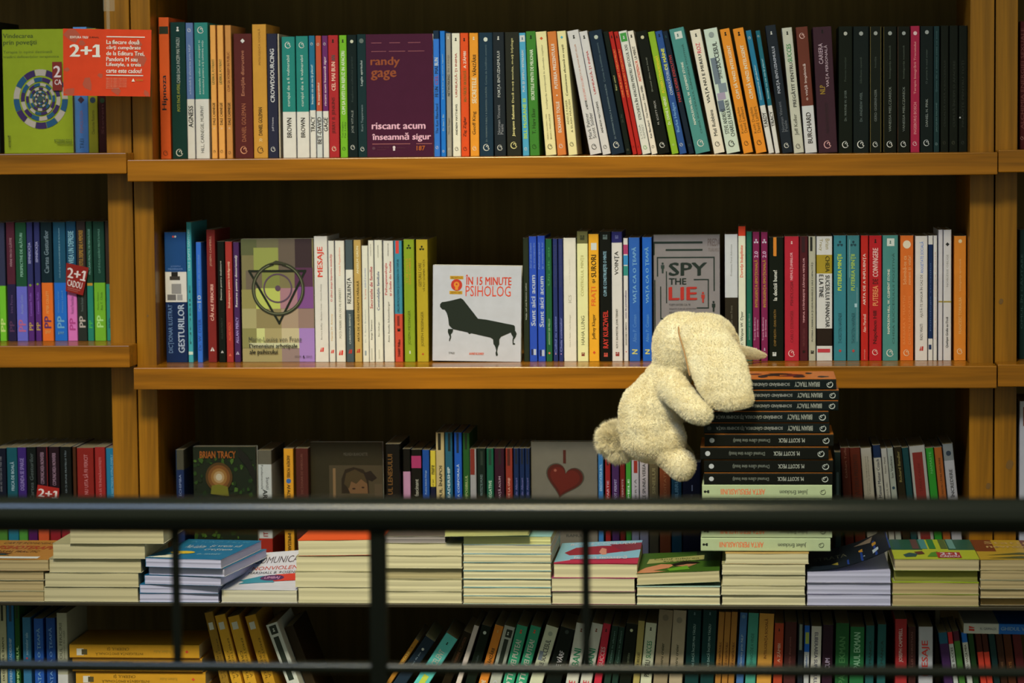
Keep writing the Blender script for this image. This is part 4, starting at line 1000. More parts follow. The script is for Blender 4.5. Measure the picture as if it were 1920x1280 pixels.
def art_forest(A):
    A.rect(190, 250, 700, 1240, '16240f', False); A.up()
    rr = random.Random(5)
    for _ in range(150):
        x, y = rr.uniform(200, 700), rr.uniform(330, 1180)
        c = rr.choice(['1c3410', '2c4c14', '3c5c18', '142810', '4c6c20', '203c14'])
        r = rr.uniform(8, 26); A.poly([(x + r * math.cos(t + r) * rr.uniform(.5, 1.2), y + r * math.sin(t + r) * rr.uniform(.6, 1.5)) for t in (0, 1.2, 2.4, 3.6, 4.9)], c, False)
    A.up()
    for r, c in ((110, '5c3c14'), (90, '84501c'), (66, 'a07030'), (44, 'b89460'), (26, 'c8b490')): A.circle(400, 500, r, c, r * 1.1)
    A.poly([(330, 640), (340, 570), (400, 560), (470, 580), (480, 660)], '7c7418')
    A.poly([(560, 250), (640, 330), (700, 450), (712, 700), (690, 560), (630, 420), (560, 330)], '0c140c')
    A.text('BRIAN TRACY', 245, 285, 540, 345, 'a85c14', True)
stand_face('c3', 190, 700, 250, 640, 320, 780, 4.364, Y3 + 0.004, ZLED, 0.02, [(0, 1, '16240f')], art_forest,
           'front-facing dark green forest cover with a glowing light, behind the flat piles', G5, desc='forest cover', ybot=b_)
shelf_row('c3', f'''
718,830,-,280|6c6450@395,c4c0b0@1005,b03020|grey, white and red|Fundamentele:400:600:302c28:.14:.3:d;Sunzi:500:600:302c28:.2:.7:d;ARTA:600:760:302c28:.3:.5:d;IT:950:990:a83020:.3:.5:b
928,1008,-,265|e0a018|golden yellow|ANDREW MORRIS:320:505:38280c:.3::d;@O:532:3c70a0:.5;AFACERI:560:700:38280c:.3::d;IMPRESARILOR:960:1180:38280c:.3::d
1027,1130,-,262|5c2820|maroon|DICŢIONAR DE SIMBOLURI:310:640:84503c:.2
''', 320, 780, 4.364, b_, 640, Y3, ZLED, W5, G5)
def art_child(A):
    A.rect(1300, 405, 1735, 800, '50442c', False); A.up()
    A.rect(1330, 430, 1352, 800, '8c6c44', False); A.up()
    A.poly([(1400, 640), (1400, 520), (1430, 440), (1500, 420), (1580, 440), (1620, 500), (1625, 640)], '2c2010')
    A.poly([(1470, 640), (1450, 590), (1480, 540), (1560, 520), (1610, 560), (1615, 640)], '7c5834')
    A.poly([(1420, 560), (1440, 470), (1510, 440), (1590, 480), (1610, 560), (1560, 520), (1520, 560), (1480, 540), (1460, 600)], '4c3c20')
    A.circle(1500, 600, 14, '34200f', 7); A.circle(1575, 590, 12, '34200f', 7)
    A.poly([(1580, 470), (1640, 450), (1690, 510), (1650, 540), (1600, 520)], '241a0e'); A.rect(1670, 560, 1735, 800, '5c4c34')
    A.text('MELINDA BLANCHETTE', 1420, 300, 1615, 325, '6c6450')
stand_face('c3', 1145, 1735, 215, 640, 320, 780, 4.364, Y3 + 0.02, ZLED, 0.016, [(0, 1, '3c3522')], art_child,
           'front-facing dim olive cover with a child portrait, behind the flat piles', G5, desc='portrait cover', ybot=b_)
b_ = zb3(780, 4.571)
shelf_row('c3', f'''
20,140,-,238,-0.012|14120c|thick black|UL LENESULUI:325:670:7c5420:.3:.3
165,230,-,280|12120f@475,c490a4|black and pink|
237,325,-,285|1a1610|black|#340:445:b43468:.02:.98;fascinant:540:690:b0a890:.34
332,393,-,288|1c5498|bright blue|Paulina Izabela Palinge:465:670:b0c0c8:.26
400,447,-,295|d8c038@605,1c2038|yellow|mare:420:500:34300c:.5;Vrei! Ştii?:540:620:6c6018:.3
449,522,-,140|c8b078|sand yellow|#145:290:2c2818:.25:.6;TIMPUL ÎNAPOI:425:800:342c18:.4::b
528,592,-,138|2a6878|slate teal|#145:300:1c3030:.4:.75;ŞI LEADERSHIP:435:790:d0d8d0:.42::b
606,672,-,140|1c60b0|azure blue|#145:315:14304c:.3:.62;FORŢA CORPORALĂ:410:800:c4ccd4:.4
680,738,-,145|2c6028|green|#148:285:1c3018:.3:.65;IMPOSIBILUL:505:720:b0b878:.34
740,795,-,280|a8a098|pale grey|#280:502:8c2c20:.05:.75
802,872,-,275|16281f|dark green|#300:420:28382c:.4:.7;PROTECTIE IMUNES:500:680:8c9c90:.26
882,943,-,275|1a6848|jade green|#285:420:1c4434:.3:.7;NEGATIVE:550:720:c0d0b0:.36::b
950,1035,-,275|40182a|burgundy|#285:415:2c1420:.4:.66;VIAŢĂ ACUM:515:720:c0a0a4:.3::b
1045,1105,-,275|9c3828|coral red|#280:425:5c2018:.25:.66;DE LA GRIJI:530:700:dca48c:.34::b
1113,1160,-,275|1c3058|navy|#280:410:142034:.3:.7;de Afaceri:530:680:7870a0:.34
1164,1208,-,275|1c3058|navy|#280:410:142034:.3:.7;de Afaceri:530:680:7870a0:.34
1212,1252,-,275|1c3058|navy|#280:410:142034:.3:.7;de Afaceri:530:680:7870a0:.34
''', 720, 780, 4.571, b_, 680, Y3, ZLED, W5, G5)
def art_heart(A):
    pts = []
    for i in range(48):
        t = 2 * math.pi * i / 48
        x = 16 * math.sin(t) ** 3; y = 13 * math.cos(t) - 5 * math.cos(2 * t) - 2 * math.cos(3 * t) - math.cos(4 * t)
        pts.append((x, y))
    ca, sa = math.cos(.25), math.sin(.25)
    for k, c in ((10.4, '50483a'), (9.7, '5c1610'), (8.0, '701810')):
        A.poly([(1545 + (x * ca + y * sa) * k, 545 - (y * ca - x * sa) * k) for x, y in pts[::-1]], c)
    A.circle(1470, 465, 12, 'a85c48')
    A.rect(1538, 290, 1562, 405, '5c2018'); A.text('RAMULUI', 1560, 1015, 1750, 1040, '4c4c44', True)
stand_face('c3', 1262, 1828, 220, 680, 720, 780, 4.571, Y3 + 0.01, ZLED, 0.018, [(0, 1, '807664')], art_heart,
           'front-facing grey cover with a dark red heart, behind the flat piles', G5, desc='heart cover', ybot=b_)
b_ = zb3(560, 3.555)
shelf_row('c3', f'''
78,113,-,1015|3c80ac|sky blue|EREDITATEA BOL:1100:1280:a8c4d0:.4
124,160,-,1040|a42424|red|#1040:1110:5c1814:.3:.7;PARTIE:1210:1330:d0a0a0:.36::b
168,218,-,1050|502c5c|purple|#1050:1120:301c38:.3:.6;POT PERMIT:1200:1340:b0a0b8:.3::b
222,258,-,1062|80201c|dark red|PERMITE:1200:1320:c09890:.3
262,298,-,1068|44a034|bright green|MELE:1200:1330:d0e0c0:.3
300,350,-,1075|c0b4b0|white|#1078:1160:a83024:.3:.8;IERTĂ:1200:1330:7c7470:.3
354,412,-,1080|c4b4ac|white|CE SPUNEA VEREA:1100:1340:4c4844:.34
416,480,-,1085|706040|olive brown|SINELUI:1130:1300:9c8c5c:.3
486,560,-,1085|a05028|brown orange|MEDITATII:1150:1350:c07c48:.2
566,634,-,1085|205868|teal|ECHILIBRU:1200:1400:7ca8ac:.3
640,760,-,1090|14203c|midnight blue|#1240:1280:b0b0b8:.5:.56;PARTEA NEVAZUTA:1300:1500:3c4c6c:.1
''', 1100, 560, 3.555, b_, 1250, Y3, ZLED, W5, G5)
b_ = zb3(720, 3.766)
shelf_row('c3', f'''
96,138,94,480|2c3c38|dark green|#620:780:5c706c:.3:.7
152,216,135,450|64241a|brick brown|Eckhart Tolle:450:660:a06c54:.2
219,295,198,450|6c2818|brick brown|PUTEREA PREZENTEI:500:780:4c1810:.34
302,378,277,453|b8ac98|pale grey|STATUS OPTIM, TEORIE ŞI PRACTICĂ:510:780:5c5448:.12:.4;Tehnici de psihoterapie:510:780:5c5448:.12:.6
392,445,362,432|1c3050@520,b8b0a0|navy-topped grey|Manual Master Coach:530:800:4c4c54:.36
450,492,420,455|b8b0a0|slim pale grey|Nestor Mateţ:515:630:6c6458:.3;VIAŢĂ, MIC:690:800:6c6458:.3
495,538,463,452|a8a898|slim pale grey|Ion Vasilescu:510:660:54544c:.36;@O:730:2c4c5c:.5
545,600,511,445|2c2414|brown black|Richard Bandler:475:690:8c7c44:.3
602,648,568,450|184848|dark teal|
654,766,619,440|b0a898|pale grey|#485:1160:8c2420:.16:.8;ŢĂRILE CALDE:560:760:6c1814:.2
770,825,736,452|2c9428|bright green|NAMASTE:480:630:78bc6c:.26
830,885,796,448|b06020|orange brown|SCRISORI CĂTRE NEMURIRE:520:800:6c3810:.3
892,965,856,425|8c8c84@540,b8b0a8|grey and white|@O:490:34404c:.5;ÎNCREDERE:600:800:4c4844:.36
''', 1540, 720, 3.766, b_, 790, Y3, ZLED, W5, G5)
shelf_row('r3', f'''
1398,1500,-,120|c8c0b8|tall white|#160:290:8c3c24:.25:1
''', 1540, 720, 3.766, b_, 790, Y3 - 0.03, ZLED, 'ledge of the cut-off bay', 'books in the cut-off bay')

ROW_LIGHT[0] = 1.6  # extra light under the ledge put into the colours: albedo raised
# ------------------------------------------------------------------ bottom row
Y5 = -0.175
W6 = 'bottom row'
G6 = 'books in the bottom row under the ledge'
b_ = (1412 - 980) * 4.267
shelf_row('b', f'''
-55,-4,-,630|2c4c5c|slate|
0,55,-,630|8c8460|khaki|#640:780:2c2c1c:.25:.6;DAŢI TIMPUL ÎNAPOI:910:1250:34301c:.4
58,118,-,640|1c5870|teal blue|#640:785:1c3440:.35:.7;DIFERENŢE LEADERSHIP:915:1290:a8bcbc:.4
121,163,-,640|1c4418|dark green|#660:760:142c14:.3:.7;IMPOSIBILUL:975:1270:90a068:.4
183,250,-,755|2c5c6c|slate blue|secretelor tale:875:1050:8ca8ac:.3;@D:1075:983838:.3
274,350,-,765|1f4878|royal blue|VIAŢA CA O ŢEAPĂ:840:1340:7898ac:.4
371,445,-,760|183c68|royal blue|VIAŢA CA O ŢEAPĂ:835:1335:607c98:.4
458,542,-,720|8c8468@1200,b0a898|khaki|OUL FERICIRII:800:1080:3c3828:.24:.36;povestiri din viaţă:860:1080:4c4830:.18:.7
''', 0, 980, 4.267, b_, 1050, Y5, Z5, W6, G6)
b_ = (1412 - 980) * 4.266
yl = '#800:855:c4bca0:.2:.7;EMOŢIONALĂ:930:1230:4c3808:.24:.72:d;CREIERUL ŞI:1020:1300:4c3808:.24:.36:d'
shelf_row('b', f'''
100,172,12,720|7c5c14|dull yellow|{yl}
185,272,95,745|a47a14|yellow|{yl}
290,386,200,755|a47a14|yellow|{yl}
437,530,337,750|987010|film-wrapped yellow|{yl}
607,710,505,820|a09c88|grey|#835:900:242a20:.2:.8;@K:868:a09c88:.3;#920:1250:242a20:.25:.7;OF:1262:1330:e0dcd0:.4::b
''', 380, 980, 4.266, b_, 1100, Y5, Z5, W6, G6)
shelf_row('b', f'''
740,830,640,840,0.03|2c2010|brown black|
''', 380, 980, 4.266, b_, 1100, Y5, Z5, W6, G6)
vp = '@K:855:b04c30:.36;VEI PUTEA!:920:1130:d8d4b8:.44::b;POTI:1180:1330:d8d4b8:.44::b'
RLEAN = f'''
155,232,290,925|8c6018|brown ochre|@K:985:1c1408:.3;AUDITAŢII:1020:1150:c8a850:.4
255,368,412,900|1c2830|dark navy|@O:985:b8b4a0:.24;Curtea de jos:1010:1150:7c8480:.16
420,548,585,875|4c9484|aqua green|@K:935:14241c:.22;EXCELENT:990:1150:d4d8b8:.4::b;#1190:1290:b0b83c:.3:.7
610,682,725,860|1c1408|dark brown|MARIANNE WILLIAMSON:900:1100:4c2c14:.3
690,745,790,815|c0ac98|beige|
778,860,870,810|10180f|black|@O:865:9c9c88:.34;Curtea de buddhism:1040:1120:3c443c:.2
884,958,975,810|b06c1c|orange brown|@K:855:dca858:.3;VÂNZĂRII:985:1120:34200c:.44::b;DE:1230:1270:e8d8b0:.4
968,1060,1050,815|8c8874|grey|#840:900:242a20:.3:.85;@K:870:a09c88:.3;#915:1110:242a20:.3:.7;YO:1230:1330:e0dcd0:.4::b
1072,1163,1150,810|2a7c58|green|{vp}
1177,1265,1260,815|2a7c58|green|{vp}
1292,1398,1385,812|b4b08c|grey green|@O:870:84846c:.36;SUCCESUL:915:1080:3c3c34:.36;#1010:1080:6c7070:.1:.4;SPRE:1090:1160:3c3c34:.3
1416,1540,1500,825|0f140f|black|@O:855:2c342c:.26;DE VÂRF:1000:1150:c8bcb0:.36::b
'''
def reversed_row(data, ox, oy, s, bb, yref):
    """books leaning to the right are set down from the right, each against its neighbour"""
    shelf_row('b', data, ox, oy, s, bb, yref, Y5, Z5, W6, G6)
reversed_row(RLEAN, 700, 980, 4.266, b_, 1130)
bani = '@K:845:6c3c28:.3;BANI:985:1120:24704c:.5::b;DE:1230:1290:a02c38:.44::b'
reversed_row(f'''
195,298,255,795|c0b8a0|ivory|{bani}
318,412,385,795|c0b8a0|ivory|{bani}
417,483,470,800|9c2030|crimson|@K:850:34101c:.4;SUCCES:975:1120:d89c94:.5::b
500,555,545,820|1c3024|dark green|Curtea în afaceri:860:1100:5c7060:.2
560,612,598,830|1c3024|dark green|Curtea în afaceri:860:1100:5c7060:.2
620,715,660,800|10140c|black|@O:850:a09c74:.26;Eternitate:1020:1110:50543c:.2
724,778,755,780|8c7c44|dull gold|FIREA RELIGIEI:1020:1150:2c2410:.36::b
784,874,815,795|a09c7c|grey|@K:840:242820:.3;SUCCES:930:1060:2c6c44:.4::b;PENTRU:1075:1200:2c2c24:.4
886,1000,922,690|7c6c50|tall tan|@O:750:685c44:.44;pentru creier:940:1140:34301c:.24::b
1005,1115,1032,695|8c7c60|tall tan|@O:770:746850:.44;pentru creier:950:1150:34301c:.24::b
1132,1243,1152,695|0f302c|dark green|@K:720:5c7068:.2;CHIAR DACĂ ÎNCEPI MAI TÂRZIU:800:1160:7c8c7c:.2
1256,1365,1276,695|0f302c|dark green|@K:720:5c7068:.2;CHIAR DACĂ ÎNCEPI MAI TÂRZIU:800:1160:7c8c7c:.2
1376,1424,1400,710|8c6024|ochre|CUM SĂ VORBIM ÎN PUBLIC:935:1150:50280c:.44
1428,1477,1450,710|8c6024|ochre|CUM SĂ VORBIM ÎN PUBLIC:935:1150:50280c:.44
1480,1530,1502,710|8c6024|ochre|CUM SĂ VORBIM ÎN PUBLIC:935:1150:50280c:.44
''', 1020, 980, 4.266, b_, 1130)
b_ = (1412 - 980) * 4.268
reversed_row(f'''
180,240,205,715|3a5c78|slate blue|@O:745:54707c:.5;afacerea prin NLP:880:1120:a8b8b8:.34
251,334,272,718|3c7c64|sea green|TEHNICI DE A VINDE:870:1110:1c4838:.24
341,460,360,722|a8782c|ochre|INTELIGENŢA SOCIALĂ:760:1060:6c3c10:.26::b
472,545,483,800|90381c|rust|A ZÂMBI:950:1090:d8a080:.34::b;@K:850:301008:.3
553,650,563,790|44201c|maroon|Emoţiile distructive:900:1150:744438:.18
664,708,670,805|1c2024|black|#810:1000:6c705c:.25:.75
714,757,720,820|2060a0@1015,c8c4b8|blue and white|#870:955:848838:.2:.9;gânduri:1040:1140:24486c:.4
768,850,776,825|c4b8a0|ivory|ELIBERAREA SUFLETULUI:870:1260:44404c:.3::d
860,945,868,815|2c1620|plum|CUM:1060:1140:a08c94:.4::b
965,1072,972,800|1c4c24|forest green|PAUL EKMAN:900:1250:3c6838:.4
1080,1195,1086,830|1f5c30|forest green|PAUL EKMAN:870:1140:7c9874:.4
1207,1275,1213,820|1c4c44|dark teal|A MÂNCA:930:1150:143028:.34
1300,1370,1306,810|1c4c44|dark teal|A MÂNCA:930:1150:143028:.34
''', 1340, 980, 4.268, b_, 1140)
b_ = (1412 - 980) * 4.266
shelf_row('b', f'''
335,430,-,768|8c2424|red|JOSEPH CAMPBELL:835:1085:d0a898:.34
440,500,-,830|3c1c18|dark brown|ELLIS CHRISTIAN:870:1140:6c4438:.24
522,637,-,830|d0c8c0|film-wrapped white|MESAJE:930:1190:b03830:.5
''', 1600, 980, 4.266, b_, 1140, Y5, Z5, W6, G6)
shelf_row('b', f'''
712,782,681,880|1c4c58@960,3c2040|teal and plum|
785,824,752,875|a02428@960,c8c4b0|red and white|DE SUCCES:985:1140:3c3834:.44
829,880,794,868|4c1c28@940,3c6424|maroon and green|
895,940,862,878|1c64a0@950,c8c0a8|blue and white|CU VIAŢA MEA:965:1140:4c4430:.44
945,990,914,885|1c3818|dark green|
1003,1052,973,890|3c1810@1020,a83420|brown and red|
1055,1102,1025,890|3c1810@1020,a83420|brown and red|
1110,1160,1080,890|142c28|dark green|
1165,1220,1135,890|341c10|dark brown|TARE:1090:1140:6c4828:.3
1225,1290,1195,890|44200f|rust brown|ATE:1090:1140:80501c:.3
1300,1370,1270,890|4c1818|dark red|
''', 1600, 980, 4.266, b_, 1140, Y5, Z5, W6, G6)

# ------------------------------------------------------------------ books lying with their spines outwards
def lying(key, xl, xr, yt, yb, Y, T, bands, decor, desc, where, group, z, D=0.13, pages='a08c60', top_left=False, down=False, label=None, tilt=0.0, yaw=0.0, extra=None, H=None):
    """upside-down spine: its head lies to the left (text reads 180 degrees turned)"""
    A_, B_ = P(xl, yb, Y).x, P(xr, yb, Y).x
    H = B_ - A_
    if not down: zf = lambda X: max(0, min(H, (1 - (X - xl) / (xr - xl)) * H))
    else: zf = lambda X: max(0, min(H, (X - xl) / (xr - xl) * H))
    o = spine_book(T, H, D, parse_keep(bands), decor, zf, pages)
    if not down:
        o.rotation_euler = (0, R(-90) + tilt, yaw); o.location = (B_, Y, z)
    else:
        o.rotation_euler = (0, R(90) + tilt, yaw); o.location = (A_, Y, z + T)
    if extra: extra(o, T, H, D)
    BOOKS.append(dict(o=o, desc=desc, where=where, group=group, T=T, x=A_, key=key, kind='pile', label=label, n=0))
    return o
parse_keep = lambda b: b
# yellow trio in the bottom row
spec_y = '@S:{0}:c8bca0:.5:.45;@S:{1}:4c4020:.4:.45;INTELIGENŢA EMOŢIONALĂ:{2}:{3}:4c3808:.24:.32;CREIERUL ŞI:{4}:{5}:4c3808:.24:.7;Robert Aube:{6}:{7}:84681c:.2:.5;@D:{8}:a83c20:.24'
def yspec(x0): return spec_y.format(x0 + 20, x0 + 28, x0 + 49, x0 + 138, x0 + 71, x0 + 112, x0 + 158, x0 + 190, x0 + 220)
TY = 25.5 / 1200
zy = ZS(260, 1285, Y5)
tops = [zy + k * (TY + 0.0012) for k in range(3)]
under = ZS(260, 1285, Y5) - Z5
for k, (xl, z) in enumerate(((142, tops[0]), (136, tops[1]), (131, tops[2]))):
    lying('b', xl, xl + 243, 0, 1250, Y5 - 0.004 * k, TY, 'a0740e', yspec(xl), 'yellow', W6, 'yellow books lying flat in the bottom row', z,
          label=['yellow book lying flat in the bottom row, partly under the thin rail', 'yellow book lying flat in the bottom row, in the middle of the yellow pile',
                 'yellow book lying flat on top of the yellow pile in the bottom row'][k])
# what the trio lies on: two more of the same kind down to the shelf
nlow = max(1, round((zy - Z5) / (TY + 0.0012)))
tl = (zy - Z5) / nlow
for k in range(nlow):
    lying('b', 144 + k % 2, 387, 0, 1300, Y5, tl - 0.001, 'a0740e', '', 'yellow', W6, 'yellow books lying flat in the bottom row', Z5 + k * tl,
          label='yellow book lying flat %s from the shelf in the bottom pile of yellow books' % ['first', 'second', 'third', 'fourth', 'fifth', 'sixth', 'seventh'][k])
# white and blue book lying on the leaning ones at the right
zz = ZS(1820, 1187, Y5)
lying('b', 1807, 2050, 0, 1188, Y5 - 0.002, 19.5 / 1210, '2068a4@1873,c8c0a8', '@F:1822:a03024:.5;N. GRIMALDI:1838:1868:34404c:.2;GHIDUL VIEŢII:1877:1940:90b4cc:.4', 'white and blue', W6, None, zz,
      label='white and blue book lying flat across the leaning books of the bottom row', down=True, tilt=R(0.8))
ROW_LIGHT[0] = 1.0
# ------------------------------------------------------------------ flat piles on the ledge
YP = -0.25
W7 = 'ledge'
GP = 'flat piled books along the ledge'
CR, CR2, LIL, TAN = 'b8aa80', 'b0a074', 'b0a8b0', 'a48c5c'
def art_ochre(A):
    A.text('CARTE ROMANEASCA', .2, .1, .85, .2, '5c3818'); A.text('CU PSIHOTERAPIA', .05, .3, .9, .48, 'a0401c', True)
    A.text('UN MANUAL PRACTIC', .1, .55, .75, .65, '5c3818'); A.rect(.3, .86, .86, .96, 'd0c8b0'); A.text('EDITURA', .4, .88, .7, .94, 'b04830')
    A.poly([(.02, .72), (.3, .66), (.5, .7), (.3, .8)], '5c2c18'); A.poly([(.1, .78), (.4, .72), (.5, .8)], '2c4440')
def art_teal(A):
    A.text('IN YON D. YALOM', .12, .08, .9, .18, '3c8090', True)
    A.text('Ne iubim', .2, .3, .45, .46, 'c0ccc8'); A.text('şi vrem să', .5, .26, .9, .42, 'c0ccc8'); A.text('creştem', .52, .48, .88, .6, 'c0ccc8')
    A.circle(.32, .7, .16, 'c0a020', .07); A.rect(.28, .76, .34, .97, 'ccc0a0'); A.text('Dr. HARVEY', .56, .74, .86, .8, '9cb8b8')
    A.poly([(.0, .98), (.26, .8), (.34, .98)], 'ccc0a0')
def art_comunic(A):
    A.text('COMUNICAREA', .2, .1, 1.0, .24, '5c4c4c'); A.text('NONVIOLENTĂ', .22, .28, .98, .4, 'b04838'); A.text('MARSHALL B. ROSENBERG', .2, .44, .98, .5, '4c4848')
    A.poly([(.14, .68), (.4, .56), (.62, .55), (.62, .75), (.4, .76), (.16, .8), (.22, .72)], '348084')
    A.poly([(.58, .53), (.96, .5), (1.0, .55), (.96, .8), (.9, .7), (.6, .72)], 'b83424'); A.circle(.56, .62, .16, '54284c', .08); A.text('LIMBAJ', .46, .58, .66, .66, 'c08c9c')
def art_red(A):
    A.rect(0, 0, .18, 1, 'c4c0c4'); A.poly([(0, .0), (1, .0), (1, .75), (.6, .8), (.2, .8), (0, .95)], '7ca0a4')
    A.poly([(.08, .5), (.2, .26), (.5, .2), (.9, .24), (.85, .46), (.5, .6), (.15, .62)], '8c1c2c'); A.poly([(.6, .15), (1, .1), (1, .4), (.8, .5)], '7c2434')
    A.poly([(.52, .3), (.58, .36), (.6, .6), (.55, .62), (.5, .5)], 'b87c60')
    A.poly([(0, .95), (.2, .84), (.6, .86), (1, .8), (1, 1), (0, 1)], 'a82440'); A.text('BOLILE COPILULUI', .12, .06, .92, .16, 'd0c8c4'); A.text('bunica noastră', .22, .66, .86, .8, 'd8d0cc', True); A.text('ANNA', .4, .82, .6, .88, 'a03040')
def art_green(A):
    A.rect(0, 0, 1, 1, '3c5c14'); A.rect(.7, 0, 1, .5, '2c3c18'); A.poly([(.12, .32), (.8, .2), (.8, .42), (.1, .55)], '9c9454'); A.text('Când iubirea', .18, .3, .74, .38, '3c4018'); A.text('era viaţa', .3, .42, .64, .5, '3c4018')
    A.poly([(0, .95), (.1, .75), (.28, .6), (.45, .64), (.38, .8), (.2, .9), (.36, .96), (.2, 1), (0, 1)], 'b87c50')
    A.poly([(.4, .62), (.55, .5), (.72, .54), (.76, .6), (.6, .68), (.46, .74)], '20180c'); A.poly([(.46, .72), (.6, .64), (.72, .64), (.62, .78)], 'a8744c'); A.poly([(.36, .85), (.6, .72), (.64, .9), (.4, .95)], '649018')
def art_blue(A):
    A.rect(0, 0, 1, 1, '101c24'); A.poly([(.4, .9), (.7, .4), (1, .1), (1, .95), (.6, 1)], '1c3c74'); A.poly([(.6, .5), (.9, .3), (.95, .4), (.7, .6)], 'a87c24')
    A.poly([(.68, .8), (.9, .6), (.94, .66), (.76, .9)], 'a0a49c'); A.poly([(.3, .8), (.44, .7), (.4, .9)], '8c7c2c'); A.poly([(.6, .2), (.84, .05), (.8, .3)], '7c6c5c'); A.text('STRATA', .1, .4, .5, .56, '5c5c4c')
def art_lime2(A):
    A.rect(0, 0, 1, .55, '1c5038'); A.rect(0, .55, 1, 1, 'a0a018')
    for k, (x, c) in enumerate(((.04, '1c4c44'), (.26, '5c3c34'), (.36, '3c7c70'), (.46, '1c6c30'), (.6, '4c5c28'), (.7, '5c8470'))): A.rect(x, 0, x + .08, .5, c)
    A.poly([(.12, .8), (.2, .7), (.3, .75), (.26, .9), (.14, .92)], '2c4c44'); A.poly([(.26, .66), (.36, .62), (.38, .76), (.3, .8)], '5c2c20'); A.poly([(.4, .9), (.46, .7), (.54, .64), (.56, .9)], '4c7c1c')
    A.rect(.52, .68, .8, .96, '9c2420'); A.text('2+1', .56, .7, .76, .82, 'd8c8c0', True); A.text('CADOU', .55, .84, .78, .94, 'd8c8c0', True)
def art_brown(A):
    A.rect(0, 0, 1, .6, '6c2c10'); A.rect(0, .6, 1, 1, 'a88418'); A.text('Statutul', .15, .08, .9, .22, 'b08c50'); A.text('nevrozelor', .15, .28, .9, .42, 'b08c50', True)
    A.poly([(.1, .8), (.5, .66), (.9, .72), (.5, .76)], '4c4c18'); A.poly([(.1, .95), (.5, .84), (.9, .9), (.5, .96)], '4c4c18')
def art_orange(A):
    A.rect(0, 0, 1, 1, 'd0541c'); A.circle(.18, .8, .02, '30180c')
def art_wool(A): A.rect(0, 0, 1, 1, '5c5044')

piles = [
 ('ochre-covered pile', -80, 83, 1121, [dict(t=19, page=TAN), dict(t=19, page=TAN), dict(t=18, page=TAN), dict(x1=92, t=21, page=TAN, cover='a87428', art=art_ochre, dy=-.004)]),
 ('tall cream pile', 82, 260, 1126, [dict(t=27, page=CR2), dict(x0=84, x1=261, t=26, page=CR2), dict(x0=92, x1=266, t=26, page=CR2), dict(x0=99, x1=273, t=28, page=CR2, dy=-.004), dict(x0=131, x1=308, t=25, page=CR2, dy=-.008)]),
 ('white-paged pile', 262, 411, 1128, [dict(x0=261.5, x1=411, t=16.5, page=LIL, cover='186880'), dict(x0=262, x1=411, t=16, page=LIL, cover='186880', yaw=-2, spine='L'),
    dict(x0=271, x1=420, t=17, page=LIL, cover='186880', yaw=-7, spine='L'), dict(x0=279, x1=428, t=16, page=LIL, cover='186880', yaw=-9, spine='L'), dict(x0=273, x1=421, t=17, page=LIL, cover='186880', yaw=-8, spine='L', art=art_teal, dy=-.01)]),
 ('single-book pile', 415, 558, 1129, [dict(t=24, page='b4a888', cover='c8c0bc', art=art_comunic, lift=lambda u, v: .012 * v * v * 2 + .01 * v * u)]),
 ('orange-topped pile', 559, 719, 1130, [dict(t=29, page=CR), dict(x0=553, x1=716, t=29, page=CR), dict(x0=555, x1=716, t=28, page=CR), dict(x0=559, x1=716, t=29, page=CR, cover='d0541c', art=art_orange, tilt=-.9)]),
 ('pile by the thick post', 721, 867, 1131, [dict(t=22, page=CR), dict(t=22, page=CR), dict(t=20, page='9c8c60', dy=.006), dict(t=23, page=CR), dict(t=23, page=CR), dict(x1=836, t=13, page='84786c', cover='9c9070', art=art_wool)]),
 ('eight-high pale pile', 868.5, 1034, 1133, [dict(t=15, page=CR2, cover='88a898'), dict(t=15.5, page=CR, cover='88a898'), dict(t=15, page=CR, cover='88a898'), dict(t=15, page=CR, cover='88a898'), dict(t=15, page=CR, cover='88a898'),
    dict(t=15.5, page=CR, cover='88a898'), dict(t=16, page=CR, cover='a8a8a0'), dict(t=16, page='b4ac70', cover='88a898')]),
 ('red-and-blue-topped pile', 1035, 1192, 1134, [dict(t=24, page=CR, cover='a04868'), dict(x0=1034, x1=1191, t=25, page=CR, cover='a04868'), dict(x0=1038, x1=1196, t=26, page=CR, cover='a82440', art=art_red, lift=lambda u, v: .005 * v * (0.3 + u))]),
 ('green-topped pile', 1194, 1351, 1134, [dict(t=17, page=CR, cover='a8b8a0'), dict(t=17, page=CR, cover='a8b8a0'), dict(t=22, page=CR2, cover='3c5c14', art=art_green, tilt=-2.6, gap=1)]),
 ('pile under the tall stack', 1353.5, 1511, 1134, [dict(t=19, page=CR), dict(x0=1352, x1=1510, t=17, page=CR), dict(x0=1354, t=20, page=CR), dict(x0=1353.5, x1=1511, t=20, page=CR), dict(x0=1360, x1=1517, t=20, page=CR, cover='b08c4c')]),
 ('blue-topped white pile', 1513, 1671, 1134, [dict(t=21, page=LIL, cover='8c8090'), dict(t=21.5, page=LIL, cover='8c8090'), dict(t=22, page=LIL, cover='8c7c80', top='101c24', art=art_blue, lift=lambda u, v: .034 * u * u)]),
 ('film-wrapped lime-topped pile', 1673, 1836, 1134, [dict(t=22, page='a48c5c', cover='8c9018'), dict(t=22, page='a48c5c', cover='98a018'), dict(x0=1676, x1=1834, t=22, page='7c7428', cover='8c9018', dy=.008), dict(x0=1677, x1=1837, t=22, page='a89468', cover='a0a018', art=art_lime2)]),
 ('brown-topped pile', 1838, 2000, 1135, [dict(t=15, page='8c6c34', dy=.01), dict(t=17, page=TAN), dict(t=17, page=TAN), dict(t=18, page=TAN), dict(t=20, page=TAN, cover='a88418', art=art_brown)]),
]
